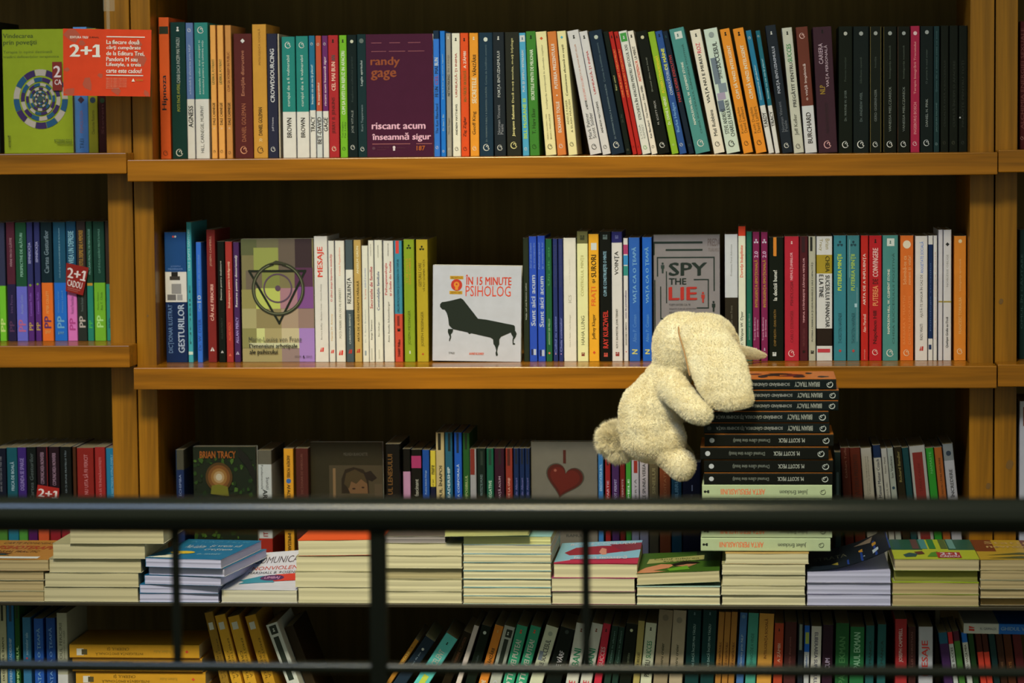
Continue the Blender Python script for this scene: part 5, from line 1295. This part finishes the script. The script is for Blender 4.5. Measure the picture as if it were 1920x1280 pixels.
for n_, (nm, x0, x1, yb, bks) in enumerate(piles):
    N_ = len(bks)
    names = {1: ['only book'], 3: ['bottom book', 'middle book', 'top book']}.get(N_) or (['bottom book'] + ['%s book from the bottom' % w_ for w_ in ('second', 'third', 'fourth', 'fifth', 'sixth', 'seventh')][:N_ - 2] + ['top book'])
    for i, b in enumerate(bks):
        pc = {'b0a8b0': 'white-edged', 'a48c5c': 'tan-edged', '84786c': 'grey-edged'}.get(b.get('page'), 'cream-edged')
        b['label'] = '%s %s of the %s on the ledge' % (pc, names[i], nm)
        b['desc'] = nm
        b.setdefault('x0', x0); b.setdefault('x1', x1)
    pl_, ztop = pile('p%d' % n_, x0, x1, bks, YP, ZLED + 0.0002, yb + 0, W7, GP)
    if n_ == 9: ZST = ztop
    if n_ == 6: Z6 = ztop
# the odd book laid askew over two piles
o = flat_book(0.128, 0.19, 0.0115, 'b4ac68', 'a8a860', 99)
tz = Z6 + 0.0006
o.location = (P(834, 1012, YP - .01).x, YP - 0.012, tz); o.rotation_euler = (0, R(-1.0), 0)
tag(o, 'thin yellow-paged book laid askew across the eight-high pale pile', 'book', GP)

# ------------------------------------------------------------------ the tall stack, spines outwards
GS = 'books stacked spine-out under the plush rabbit'
YS = -0.236
z = ZST + 0.0003
def orange_top(o, T, H, D, col='c0701c'):
    mb = MB(); mb.box((T - 0.0001, 0.0008, 0.0004), (T + 0.0007, D, H - 0.0004), cover_mat(col)); mb.build('front_cover', o)
def tracy(l, r): return f'SCHIMBÂND GÂNDIREA, ÎŢI SCHIMBI VIAŢA:{l+23}:{r-87}:8c8878:.4::b;BRIAN TRACY:{r-78}:{r-31}:94907c:.42;@L:{r-12}:c0bca8:.62;@O:{l+10}:3c3c34:.4'
def peck(l, r): return f'@O:{l+14}:a8a498:.4;Drumul către tine însuţi:{l+54}:{r-119}:6c6c5c:.36;M. SCOTT PECK:{r-103}:{r-54}:9c9884:.3::b;@L:{r-14}:b8b4a0:.55'
def arta(l, r): return f'@K:{l+8}:20241c:.4;ARTA PERSUASIUNII:{l+35}:{r-125}:c87040:.36::b;Juliet Erickson:{r-98}:{r-45}:5c6048:.34;@L:{r-17}:2c3020:.42'
stack = [(1314, 1557, 25, 'arta'), (1316, 1560, 24, 'hid'), (1314, 1559, 24, 'hid'), (1317, 1560, 24.5, 'hid'), (1316.5, 1560, 26, 'arta'),
         (1320, 1561, 22.5, 'peck'), (1320, 1562, 24, 'peck'), (1313, 1553.5, 24, 'peck'), (1321, 1563, 23.5, 'peck'),
         (1320, 1555, 20.5, 'tracy'), (1319, 1554, 21.5, 'tracy'), (1326, 1572, 19.5, 'tracy'), (1326, 1573, 19.5, 'tracy'), (1322, 1568, 20.5, 'tracy')]
ylast = 1029
ords = ['lowest', 'second', 'third', 'fourth', 'fifth', 'sixth', 'seventh', 'eighth', 'ninth', 'tenth', 'eleventh', 'twelfth', 'thirteenth', 'topmost']
for k, (l, r, t, kind) in enumerate(stack):
    T = t / 1219.0
    yp = pix((0.3, YS, z))[1]
    dec = {'arta': arta, 'peck': peck, 'tracy': tracy, 'hid': arta}[kind](l, r)
    col = {'arta': 'a4a87c', 'hid': 'a4a87c', 'peck': '10140f', 'tracy': '121a18'}[kind]
    A_, B_ = P(l, yp, YS).x, P(r, yp, YS).x
    dy = {2: .002, 7: -.003, 9: .003}.get(k, 0)
    ex = None
    ct = {'peck': 'a0601c', 'tracy': 'b86818'}.get(kind)
    words = {'arta': 'pale green', 'hid': 'pale green', 'peck': 'black', 'tracy': 'black bold-lettered'}[kind]
    lab = ('%s book at the very top of the tall stack, with an orange front cover' % words) if k == 13 else \
          ('%s book at the very bottom of the tall spine-out stack' % words) if k == 0 else \
          ('%s book, %s from the bottom of the tall spine-out stack' % (words, ords[k]))
    o = lying('s', l, r, 0, yp, YS + dy, T - (0.0012 if ct else 0.0004), col, dec, words, W7, GS, z, label=lab, D=0.13, pages='a88c54')
    if ct: orange_top(o, T - 0.0012, B_ - A_, 0.13, ct)
    if k == 13:
        H_ = B_ - A_; T_ = T - 0.0012 + 0.0007
        mb = MB(); rr = random.Random(3)
        for (u, v, a_, b__, c) in ((.30, .5, .07, .05, '5c1c10'), (.36, .35, .09, .04, '5c1c10'), (.28, .3, .05, .08, '24180c'), (.42, .6, .1, .05, '24180c'), (.5, .45, .06, .06, '24180c'), (.56, .3, .04, .08, '24180c'), (.2, .7, .03, .05, '24180c'), (.62, .6, .06, .04, '5c1c10'), (.7, .4, .04, .03, '24180c'), (.1, .25, .05, .05, '24180c')):
            mb.poly([(T_ + .0002 + .00001 * len(mb.f), .13 * (v + b__ * math.sin(t * .7) * rr.uniform(.7, 1.3) * 2), H_ * (u + a_ * math.cos(t * .7) * rr.uniform(.7, 1.3))) for t in range(9)], ink_mat(c))
        mb.build('cover_print', o)
    z += T
ZSTOP = z
import mathutils
# ------------------------------------------------------------------ plush rabbit
def plush_mat():
    m, N, L, B = new_mat('cream_plush')
    tc = N.new('ShaderNodeTexCoord')
    n1 = N.new('ShaderNodeTexNoise'); n1.inputs['Scale'].default_value = 22; n1.inputs['Detail'].default_value = 5
    L.new(tc.outputs['Object'], n1.inputs['Vector'])
    cr = N.new('ShaderNodeValToRGB')
    cr.color_ramp.elements[0].position = 0.3; cr.color_ramp.elements[1].position = 0.7
    cr.color_ramp.elements[0].color = (0.80, 0.73, 0.56, 1); cr.color_ramp.elements[1].color = (0.90, 0.87, 0.76, 1)
    L.new(n1.outputs['Fac'], cr.inputs['Fac']); L.new(cr.outputs['Color'], B.inputs['Base Color'])
    n2 = N.new('ShaderNodeTexNoise'); n2.inputs['Scale'].default_value = 260; n2.inputs['Detail'].default_value = 3
    L.new(tc.outputs['Object'], n2.inputs['Vector'])
    bp = N.new('ShaderNodeBump'); bp.inputs['Strength'].default_value = 0.5; bp.inputs['Distance'].default_value = 0.0018
    L.new(n2.outputs['Fac'], bp.inputs['Height']); L.new(bp.outputs['Normal'], B.inputs['Normal'])
    B.inputs['Roughness'].default_value = 0.95; B.inputs['Specular IOR Level'].default_value = 0.1
    B.inputs['Sheen Weight'].default_value = 0.25; B.inputs['Sheen Roughness'].default_value = 0.5
    return m
PLUSH = plush_mat()
def strand_mat():
    m, N, L, B = new_mat('cream_plush_pile')
    oi = N.new('ShaderNodeTexCoord'); n1 = N.new('ShaderNodeTexNoise'); n1.inputs['Scale'].default_value = 22; n1.inputs['Detail'].default_value = 5
    L.new(oi.outputs['Object'], n1.inputs['Vector'])
    cr = N.new('ShaderNodeValToRGB')
    cr.color_ramp.elements[0].position = 0.3; cr.color_ramp.elements[1].position = 0.7
    cr.color_ramp.elements[0].color = (0.90, 0.82, 0.63, 1); cr.color_ramp.elements[1].color = (0.96, 0.93, 0.84, 1)
    L.new(n1.outputs['Fac'], cr.inputs['Fac']); L.new(cr.outputs['Color'], B.inputs['Base Color'])
    B.inputs['Roughness'].default_value = 0.9; B.inputs['Specular IOR Level'].default_value = 0.1
    return m
STRAND = strand_mat()
PXM = 1 / 1212.0
def ell(bm, c, r, rot=(0, 0, 0), seg=28):
    M = Matrix.Translation(c) @ Matrix.Rotation(R(rot[0]), 4, 'X') @ Matrix.Rotation(R(rot[1]), 4, 'Y') @ Matrix.Rotation(R(rot[2]), 4, 'Z') @ Matrix.Diagonal((*r, 1))
    bmesh.ops.create_uvsphere(bm, u_segments=seg, v_segments=seg // 2 + 2, radius=1, matrix=M)
def E(bm, px, py, Y, rx, rz, ry, tilt=0):
    """ellipsoid centred at a photo point; tilt: degrees, clockwise in the picture"""
    ell(bm, P(px, py, Y), (rx * PXM, ry, rz * PXM), (0, tilt, 0))
def capsule(bm, a, b, ra, rb, n=9):
    for i in range(n + 1):
        t = i / n
        c = a.lerp(b, t); r = ra + (rb - ra) * t
        ell(bm, c, (r, r, r), seg=20)
def finish(bm, name, parent, voxel=0.0028, smooth=10, org=None, noise=0.0012):
    me = bpy.data.meshes.new(name); bm.to_mesh(me); bm.free()
    o = bpy.data.objects.new(name, me); COL.objects.link(o)
    rm = o.modifiers.new('remesh', 'REMESH'); rm.mode = 'VOXEL'; rm.voxel_size = voxel; rm.use_smooth_shade = True
    sm = o.modifiers.new('smooth', 'SMOOTH'); sm.factor = 0.6; sm.iterations = smooth
    dg = bpy.context.evaluated_depsgraph_get()
    m2 = bpy.data.meshes.new_from_object(o.evaluated_get(dg)); o.modifiers.clear(); o.data = m2
    m2.name = name; m2.materials.clear(); m2.materials.append(PLUSH)
    from mathutils import noise as NZ
    m2.update()
    nr = [v.normal.copy() for v in m2.vertices]
    for v, n in zip(m2.vertices, nr):
        v.co += n * (NZ.fractal(v.co * 42, 1.0, 2.0, 3) * noise)
    off = org
    for v in m2.vertices: v.co -= off
    m2.polygons.foreach_set('use_smooth', [True] * len(m2.polygons)); m2.update()
    o.parent = parent
    return o
def fur(src, name, parent, count, length, width, jitter=0.55, droop=0.25, mask=None, seed=1, tufts=0, pull=0.6):
    me = src.data; r = np.random.default_rng(seed)
    me.calc_loop_triangles()
    n = len(me.vertices); co = np.empty(n * 3); me.vertices.foreach_get('co', co); co = co.reshape(-1, 3)
    no = np.empty(n * 3); me.vertices.foreach_get('normal', no); no = no.reshape(-1, 3)
    tr = np.array([t.vertices[:] for t in me.loop_triangles])
    A_, B_, C_ = co[tr[:, 0]], co[tr[:, 1]], co[tr[:, 2]]
    ar = np.linalg.norm(np.cross(B_ - A_, C_ - A_), axis=1)
    if mask is not None: ar = ar * mask((A_ + B_ + C_) / 3)
    k = r.choice(len(tr), count, p=ar / ar.sum())
    u = r.random(count); v = r.random(count); f = u + v > 1; u[f] = 1 - u[f]; v[f] = 1 - v[f]
    p = A_[k] + (B_[k] - A_[k]) * u[:, None] + (C_[k] - A_[k]) * v[:, None]
    nn = no[tr[k, 0]]
    L_ = length * r.uniform(.6, 1.15, count)[:, None]
    clump = np.sin(p * 380 + 1.3) * .5 + np.sin(p[:, [1, 2, 0]] * 610) * .4
    d = nn + r.normal(0, jitter, (count, 3)) * .55 + clump * jitter * .5
    d[:, 2] -= droop
    d /= np.linalg.norm(d, axis=1)[:, None]
    s = np.cross(d, r.normal(0, 1, (count, 3))); s /= np.linalg.norm(s, axis=1)[:, None]
    s *= width
    base = p - nn * .0004
    tip = base + d * L_
    if tufts:
        ti = r.choice(count, tufts, replace=False)
        tt = base[ti] + d[ti] * length * r.uniform(.7, 1.5, tufts)[:, None]
        kd = mathutils.kdtree.KDTree(tufts)
        for i_, b_ in enumerate(base[ti]): kd.insert(b_, i_)
        kd.balance()
        near_ = np.array([kd.find(q_)[1] for q_ in base])
        tip = tip + (tt[near_] - tip) * pull
        d = tip - base; L_ = np.linalg.norm(d, axis=1)[:, None]; d = d / L_
    mid = base + d * L_ * .55
    V = np.stack([base - s / 2, base + s / 2, mid + s * .4, mid - s * .4, tip], 1).reshape(-1, 3)
    m = bpy.data.meshes.new(name)
    idx = np.arange(count) * 5
    quads = np.stack([idx, idx + 1, idx + 2, idx + 3], 1); tris = np.stack([idx + 3, idx + 2, idx + 4], 1)
    m.vertices.add(len(V)); m.vertices.foreach_set('co', V.ravel())
    nl = count * 7; m.loops.add(nl); m.polygons.add(count * 2)
    li = np.concatenate([quads, tris], 1)
    m.loops.foreach_set('vertex_index', li.ravel())
    ls = np.stack([np.arange(count) * 7, np.arange(count) * 7 + 4], 1).ravel()
    m.polygons.foreach_set('loop_start', ls)
    m.update(calc_edges=True); m.validate()
    m.materials.append(STRAND)
    o = bpy.data.objects.new(name, m); COL.objects.link(o); o.parent = parent
    return o

RB = P(1225, 800, -0.16)
rabbit = empty('plush_rabbit', RB)
bm = bmesh.new()
# head, bowed on to the shelf edge, muzzle away from the viewer
E(bm, 1284, 647, -0.158, 60, 61, 0.050)
E(bm, 1322, 633, -0.150, 56, 45, 0.046)
E(bm, 1345, 645, -0.138, 42, 37, 0.034, 14)
E(bm, 1268, 662, -0.160, 44, 40, 0.042)
# neck and trunk
E(bm, 1252, 712, -0.160, 42, 42, 0.038, 30)
E(bm, 1240, 738, -0.160, 52, 46, 0.044)
E(bm, 1226, 764, -0.160, 58, 50, 0.048)
E(bm, 1219, 796, -0.160, 59, 54, 0.050)
E(bm, 1222, 822, -0.160, 60, 44, 0.050)
E(bm, 1205, 770, -0.160, 44, 56, 0.042, 12)
# haunch, near foot
E(bm, 1250, 822, -0.176, 36, 40, 0.030)
capsule(bm, P(1238, 840, -0.180), P(1276, 877, -0.190), 25 * PXM, 23 * PXM)
E(bm, 1279, 872, -0.192, 25, 28, 0.021)
# near arm, laid on the stack
capsule(bm, P(1262, 728, -0.205), P(1303, 770, -0.260), 28 * PXM, 23 * PXM)
E(bm, 1312, 774, -0.262, 25, 21, 0.018, 25)
E(bm, 1258, 722, -0.190, 30, 28, 0.028)
# far arm and far leg, behind
capsule(bm, P(1262, 735, -0.130), P(1282, 774, -0.102), 24 * PXM, 17 * PXM)
capsule(bm, P(1255, 835, -0.140), P(1283, 858, -0.122), 26 * PXM, 19 * PXM)
body = finish(bm, 'body', rabbit, 0.0030, 14, RB, 0.0008)
# tail
bm = bmesh.new()
E(bm, 1150, 824, -0.150, 20, 24, 0.018); E(bm, 1162, 836, -0.152, 18, 20, 0.018)
tail = finish(bm, 'tail', rabbit, 0.0022, 5, RB)
# near ear: lofted from left/right edges
def ear(edges, name, th, org):
    secs = []
    for (xl, yl, xr, yr, Y, t, bow) in edges:
        a, b = P(xl, yl, Y), P(xr, yr, Y); c = (a + b) / 2; h = (b - a) / 2
        ring_ = []
        for i in range(20):
            an = 2 * math.pi * i / 20
            s_, c_ = math.sin(an), math.cos(an)
            ring_.append(c + h * c_ + Vector((0, t * s_ * (abs(s_) ** 0.2) - bow * (1 - c_ * c_) , 0)))
        secs.append(ring_)
    bm = bmesh.new()
    rows = [[bm.verts.new(p) for p in r_] for r_ in secs]
    for r0, r1 in zip(rows[:-1], rows[1:]):
        for i in range(20): bm.faces.new((r0[i], r0[(i + 1) % 20], r1[(i + 1) % 20], r1[i]))
    bm.faces.new(rows[0][::-1]); bm.faces.new(rows[-1])
    bmesh.ops.recalc_face_normals(bm, faces=bm.faces)
    return finish(bm, name, rabbit, 0.0020, 5, org, 0.0009)
def seam(pts, r, name, par):
    mb = MB(); m = plain('seam_thread', (0.42, 0.24, 0.12), 0.9)
    c = [P(x, y, Y) - RB for x, y, Y in pts]
    rings_ = [[p + Vector((math.cos(t * 1.047) * r, math.sin(t * 1.047) * r, 0)) for t in range(6)] for p in c]
    for a_, b_ in zip(rings_[:-1], rings_[1:]):
        for i in range(6): mb.poly([a_[i], a_[(i + 1) % 6], b_[(i + 1) % 6], b_[i]], m)
    return mb.build(name, par)
near = ear([(1292, 597, 1320, 588, -0.182, .008, .002), (1277, 611, 1344, 596, -0.196, .010, .006), (1276, 635, 1364, 617, -0.211, .010, .008), (1286, 668, 1384, 646, -0.228, .010, .008),
            (1294, 700, 1400, 674, -0.244, .010, .007), (1307, 730, 1407, 706, -0.255, .010, .006), (1324, 755, 1412, 732, -0.261, .010, .005),
            (1341, 767, 1415, 748, -0.263, .009, .004), (1362, 771, 1411, 760, -0.263, .006, .002)], 'ear', .01, RB)
far = ear([(1352, 625, 1364, 655, -0.110, .008, 0), (1366, 636, 1370, 666, -0.085, .007, 0), (1385, 645, 1386, 672, -0.045, .006, 0), (1408, 651, 1404, 674, -0.012, .006, 0),
           (1424, 657, 1422, 674, 0.008, .005, 0), (1437, 663, 1436, 671, 0.022, .003, 0)], 'ear', .008, RB)
seam([(1272, 612, -.200), (1273, 625, -.213), (1277, 640, -.224), (1282, 656, -.232), (1286, 672, -.240), (1290, 690, -.247), (1293, 704, -.253)], .0011, 'ear_seam', rabbit)
fur(body, 'body_fur', body, 170000, 0.0042, 0.0003, jitter=.9, droop=.1, seed=1, tufts=7000, pull=.26)
fur(near, 'ear_fur', near, 60000, 0.0034, 0.0003, jitter=.8, droop=.1, seed=2, tufts=4000, pull=.18)
fur(far, 'ear_fur', far, 22000, 0.003, 0.0003, seed=3)
fur(tail, 'tail_fur', tail, 70000, 0.0150, 0.0004, jitter=1.2, droop=.25, seed=4, tufts=900, pull=.42)
tag(rabbit, 'cream plush rabbit with long drooping ears leaning on the stack and shelf edge', 'plush toy')
# ------------------------------------------------------------------ orange shelf card
def flat_card(root, name, q, Y, th, col, art, box, gloss=0.4):
    """q: four photo points TL, TR, BR, BL"""
    p = [P(x, y, Y) for x, y in q]
    org = p[3]; root.location = org
    p = [v - org for v in p]
    mb = MB(); m = cover_mat(col, gloss)
    f = [(v.x, 0, v.z) for v in p]; bk = [(v.x, th, v.z) for v in p]
    mb.poly([f[3], f[2], f[1], f[0]], m); mb.poly([bk[0], bk[1], bk[2], bk[3]], m)
    for i in range(4): mb.poly([f[i], f[(i + 1) % 4], bk[(i + 1) % 4], bk[i]], m)
    def tf(u, v, l):
        a = p[0].lerp(p[1], u); b = p[3].lerp(p[2], u); c = a.lerp(b, v)
        return (c.x, -l, c.z)
    A = Art(mb, box, 1, 1, tf=tf); art(A)
    return mb.build(name, root)
def art_card(A):
    rr = random.Random(9)
    for (x, y, r) in ((500, 240, 70), (560, 300, 30), (600, 580, 60), (455, 480, 22), (690, 518, 30), (960, 400, 60), (940, 300, 40), (800, 620, 40), (480, 640, 60), (780, 290, 26), (1010, 640, 34)):
        A.poly([(x + r * math.cos(t * 1.05) * rr.uniform(.4, 1.1), y + r * math.sin(t * 1.05) * rr.uniform(.4, 1.0)) for t in range(6)][::-1], 'a84c30', False)
    A.up()
    c = 'd8c4a8'
    A.text('EDITURA TREI/', 480, 248, 606, 264, c, True); A.text('JURNAL', 612, 250, 680, 264, '3c2014', True)
    A.text('2+1', 476, 304, 680, 390, 'e0d0b4', True); A.text('2+1', 479, 304, 683, 390, 'e0d0b4', True); A.rect(634, 377, 688, 391, 'e0d0b4'); A.poly([(636, 330), (636, 320), (654, 304), (668, 304), (668, 318)], 'e0d0b4')
    A.rect(730, 246, 992, 253, c)
    for t, x1, y0, y1 in (('La fiecare două', 955, 268, 300), ('cărţi cumpărate', 966, 308, 342), ('de la Editura Trei,', 992, 348, 382), ('Pandora M sau', 945, 388, 418), ('Lifestyle, a treia', 970, 426, 460), ('carte este cadou!', 975, 466, 498)):
        A.text(t, 730, y0, x1, y1, c, True)
    A.rect(730, 511, 986, 518, c)
    for k in range(7): A.text('Oferta este valabila in limita stocului', 730, 532 + k * 11, 872 - (k == 6) * 50, 540 + k * 11, 'c08c68')
    A.poly([(906, 556), (930, 556), (918, 534)], c); A.text('PANDORA M', 938, 540, 985, 552, 'a88420')
card = empty('promotion_card')
flat_card(card, 'card', [(118, 53.5), (284, 56), (281.5, 181), (119, 179)], -0.078, 0.0008, 'c43c10', art_card, (432, 198, 1036, 658), 0.5)
m, N, L, B = new_mat('clear_plastic')
B.inputs['Base Color'].default_value = (0.55, 0.56, 0.5, 1); B.inputs['Roughness'].default_value = 0.25; B.inputs['Alpha'].default_value = 0.12
mb = MB(); a_ = P(203, 56, -0.077) - card.location; b2_ = P(203, -60, -0.077) - card.location
w_ = 11 * PXM
mb.box((a_.x - w_ * .3, 0.001, a_.z - 0.01), (a_.x + w_ * .3, 0.0016, b2_.z), m)
mb.box((b2_.x - w_, 0.0, P(203, 21, -0.077).z - card.location.z), (b2_.x + w_, 0.0008, b2_.z), m)
mb.build('clip', card)
tag(card, 'orange promotion card with white 2+1 lettering hanging before the bookcase upright', 'sign')

def art_tag(A):
    c = 'd8c0b0'
    A.text('2+1', .06, .14, .92, .5, c, True); A.rect(.7, .45, .97, .5, c); A.poly([(.74, .24), (.74, .2), (.8, .14), (.86, .14), (.86, .19)], c); A.text('CADOU', .08, .56, .86, .8, c, True); A.rect(.1, .84, .8, .88, 'a05044'); A.rect(.1, .91, .7, .94, 'a05044')
t = empty('promotion_tag')
E4 = lambda X, Y: (X / 4.0, 380 + Y / 4.0)
flat_card(t, 'card', [E4(497, 450), E4(665, 487), E4(622, 695), E4(493, 662)], YBK - 0.006, 0.0006, '8c2018', art_tag, (0, 0, 1, 1))
tag(t, 'tilted dark red 2+1 tag across the teal-and-pink book on the middle shelf', 'tag', 'red promotion tags')
t = empty('promotion_tag')
K4 = lambda X, Y: (X / 3.555, 700 + Y / 3.555)
flat_card(t, 'card', [K4(250, 741), K4(395, 765), K4(385, 915), K4(236, 895)], Y3 - 0.006, 0.0006, '9c2018', art_tag, (0, 0, 1, 1))
tag(t, 'tilted red 2+1 tag on the plum books just above the handrail', 'tag', 'red promotion tags')

# ------------------------------------------------------------------ labels
def size_word(b):
    if b['desc'].split()[0] in ('thin', 'thick', 'slim', 'tall', 'short'): return ''
    return 'thin ' if b['T'] < 0.0115 else ('thick ' if b['T'] > 0.0225 else '')
rows = {}
WHERE = {'t': 'on the top shelf', 'm': 'on the middle shelf', 'c3': 'behind the flat piles', 'l1': 'beside the orange card', 'l2': "on the edge bay's middle shelf",
         'l3': "behind the edge bay's piles", 'b': 'in the bottom row', 'r1': 'on the top shelf of the cut-off bay', 'r2': 'on the middle shelf of the cut-off bay', 'r3': 'above the handrail in the cut-off bay'}
for b in BOOKS:
    b['desc'] = b['desc'].replace(' and ', '-and-').replace(', white', '-white').replace('white with navy top', 'navy-topped white')
    rows.setdefault(b['key'], []).append(b)
for key, lst in rows.items():
    up = sorted([b for b in lst if b['kind'] != 'pile'], key=lambda b: b['x'])
    for i, b in enumerate(up):
        if b['kind'] == 'face': continue
        l = up[i - 1]['desc'] if i else None; r = up[i + 1]['desc'] if i < len(up) - 1 else None
        sh = lambda d: ' '.join([w_ for w_ in d.split() if w_ not in ('thin', 'thick', 'slim', 'short', 'tall')][-2:])
        b['base'] = '%s%s book %s' % (size_word(b), b['desc'], WHERE[key])
        if l and r: b['rel'] = 'two %s books' % sh(l) if l == r else '%s and %s' % (sh(l), sh(r))
        b['lab'] = b['base'] + (', between %s' % b['rel'] if l and r else (', last beside the %s one' % sh(l or r) if (l or r) else ''))
seen = {}
for b in BOOKS:
    if 'lab' in b: seen.setdefault(b['lab'], []).append(b)
ORD = ['first', 'second', 'third', 'fourth', 'fifth']
for lab, bs in seen.items():
    if len(bs) > 1:
        bs.sort(key=lambda b: b['x'])
        for i, b in enumerate(bs):
            b['lab'] = b['base'] + ', %s from the left between %s' % (ORD[i] if i < 5 else 'sixth', b['rel'] if 'rel' in b else 'others')
for b in BOOKS:
    if b['kind'] == 'face': continue
    lab = b.get('label') or b['lab']
    lab = ' '.join(lab.split()[:16])
    tag(b['o'], lab, 'book', b['group'])
allab = {}
for o in bpy.data.objects:
    if 'label' in o: allab.setdefault(o['label'], []).append(o.name)
print('DUP', [(k, v) for k, v in allab.items() if len(v) > 1][:20], 'OVER', [k for k in allab if len(k.split()) >= 16][:10])
print('NBOOKS', len(BOOKS), 'shifted', [(b['desc'], b['n']) for b in BOOKS if b['n'] > 3])
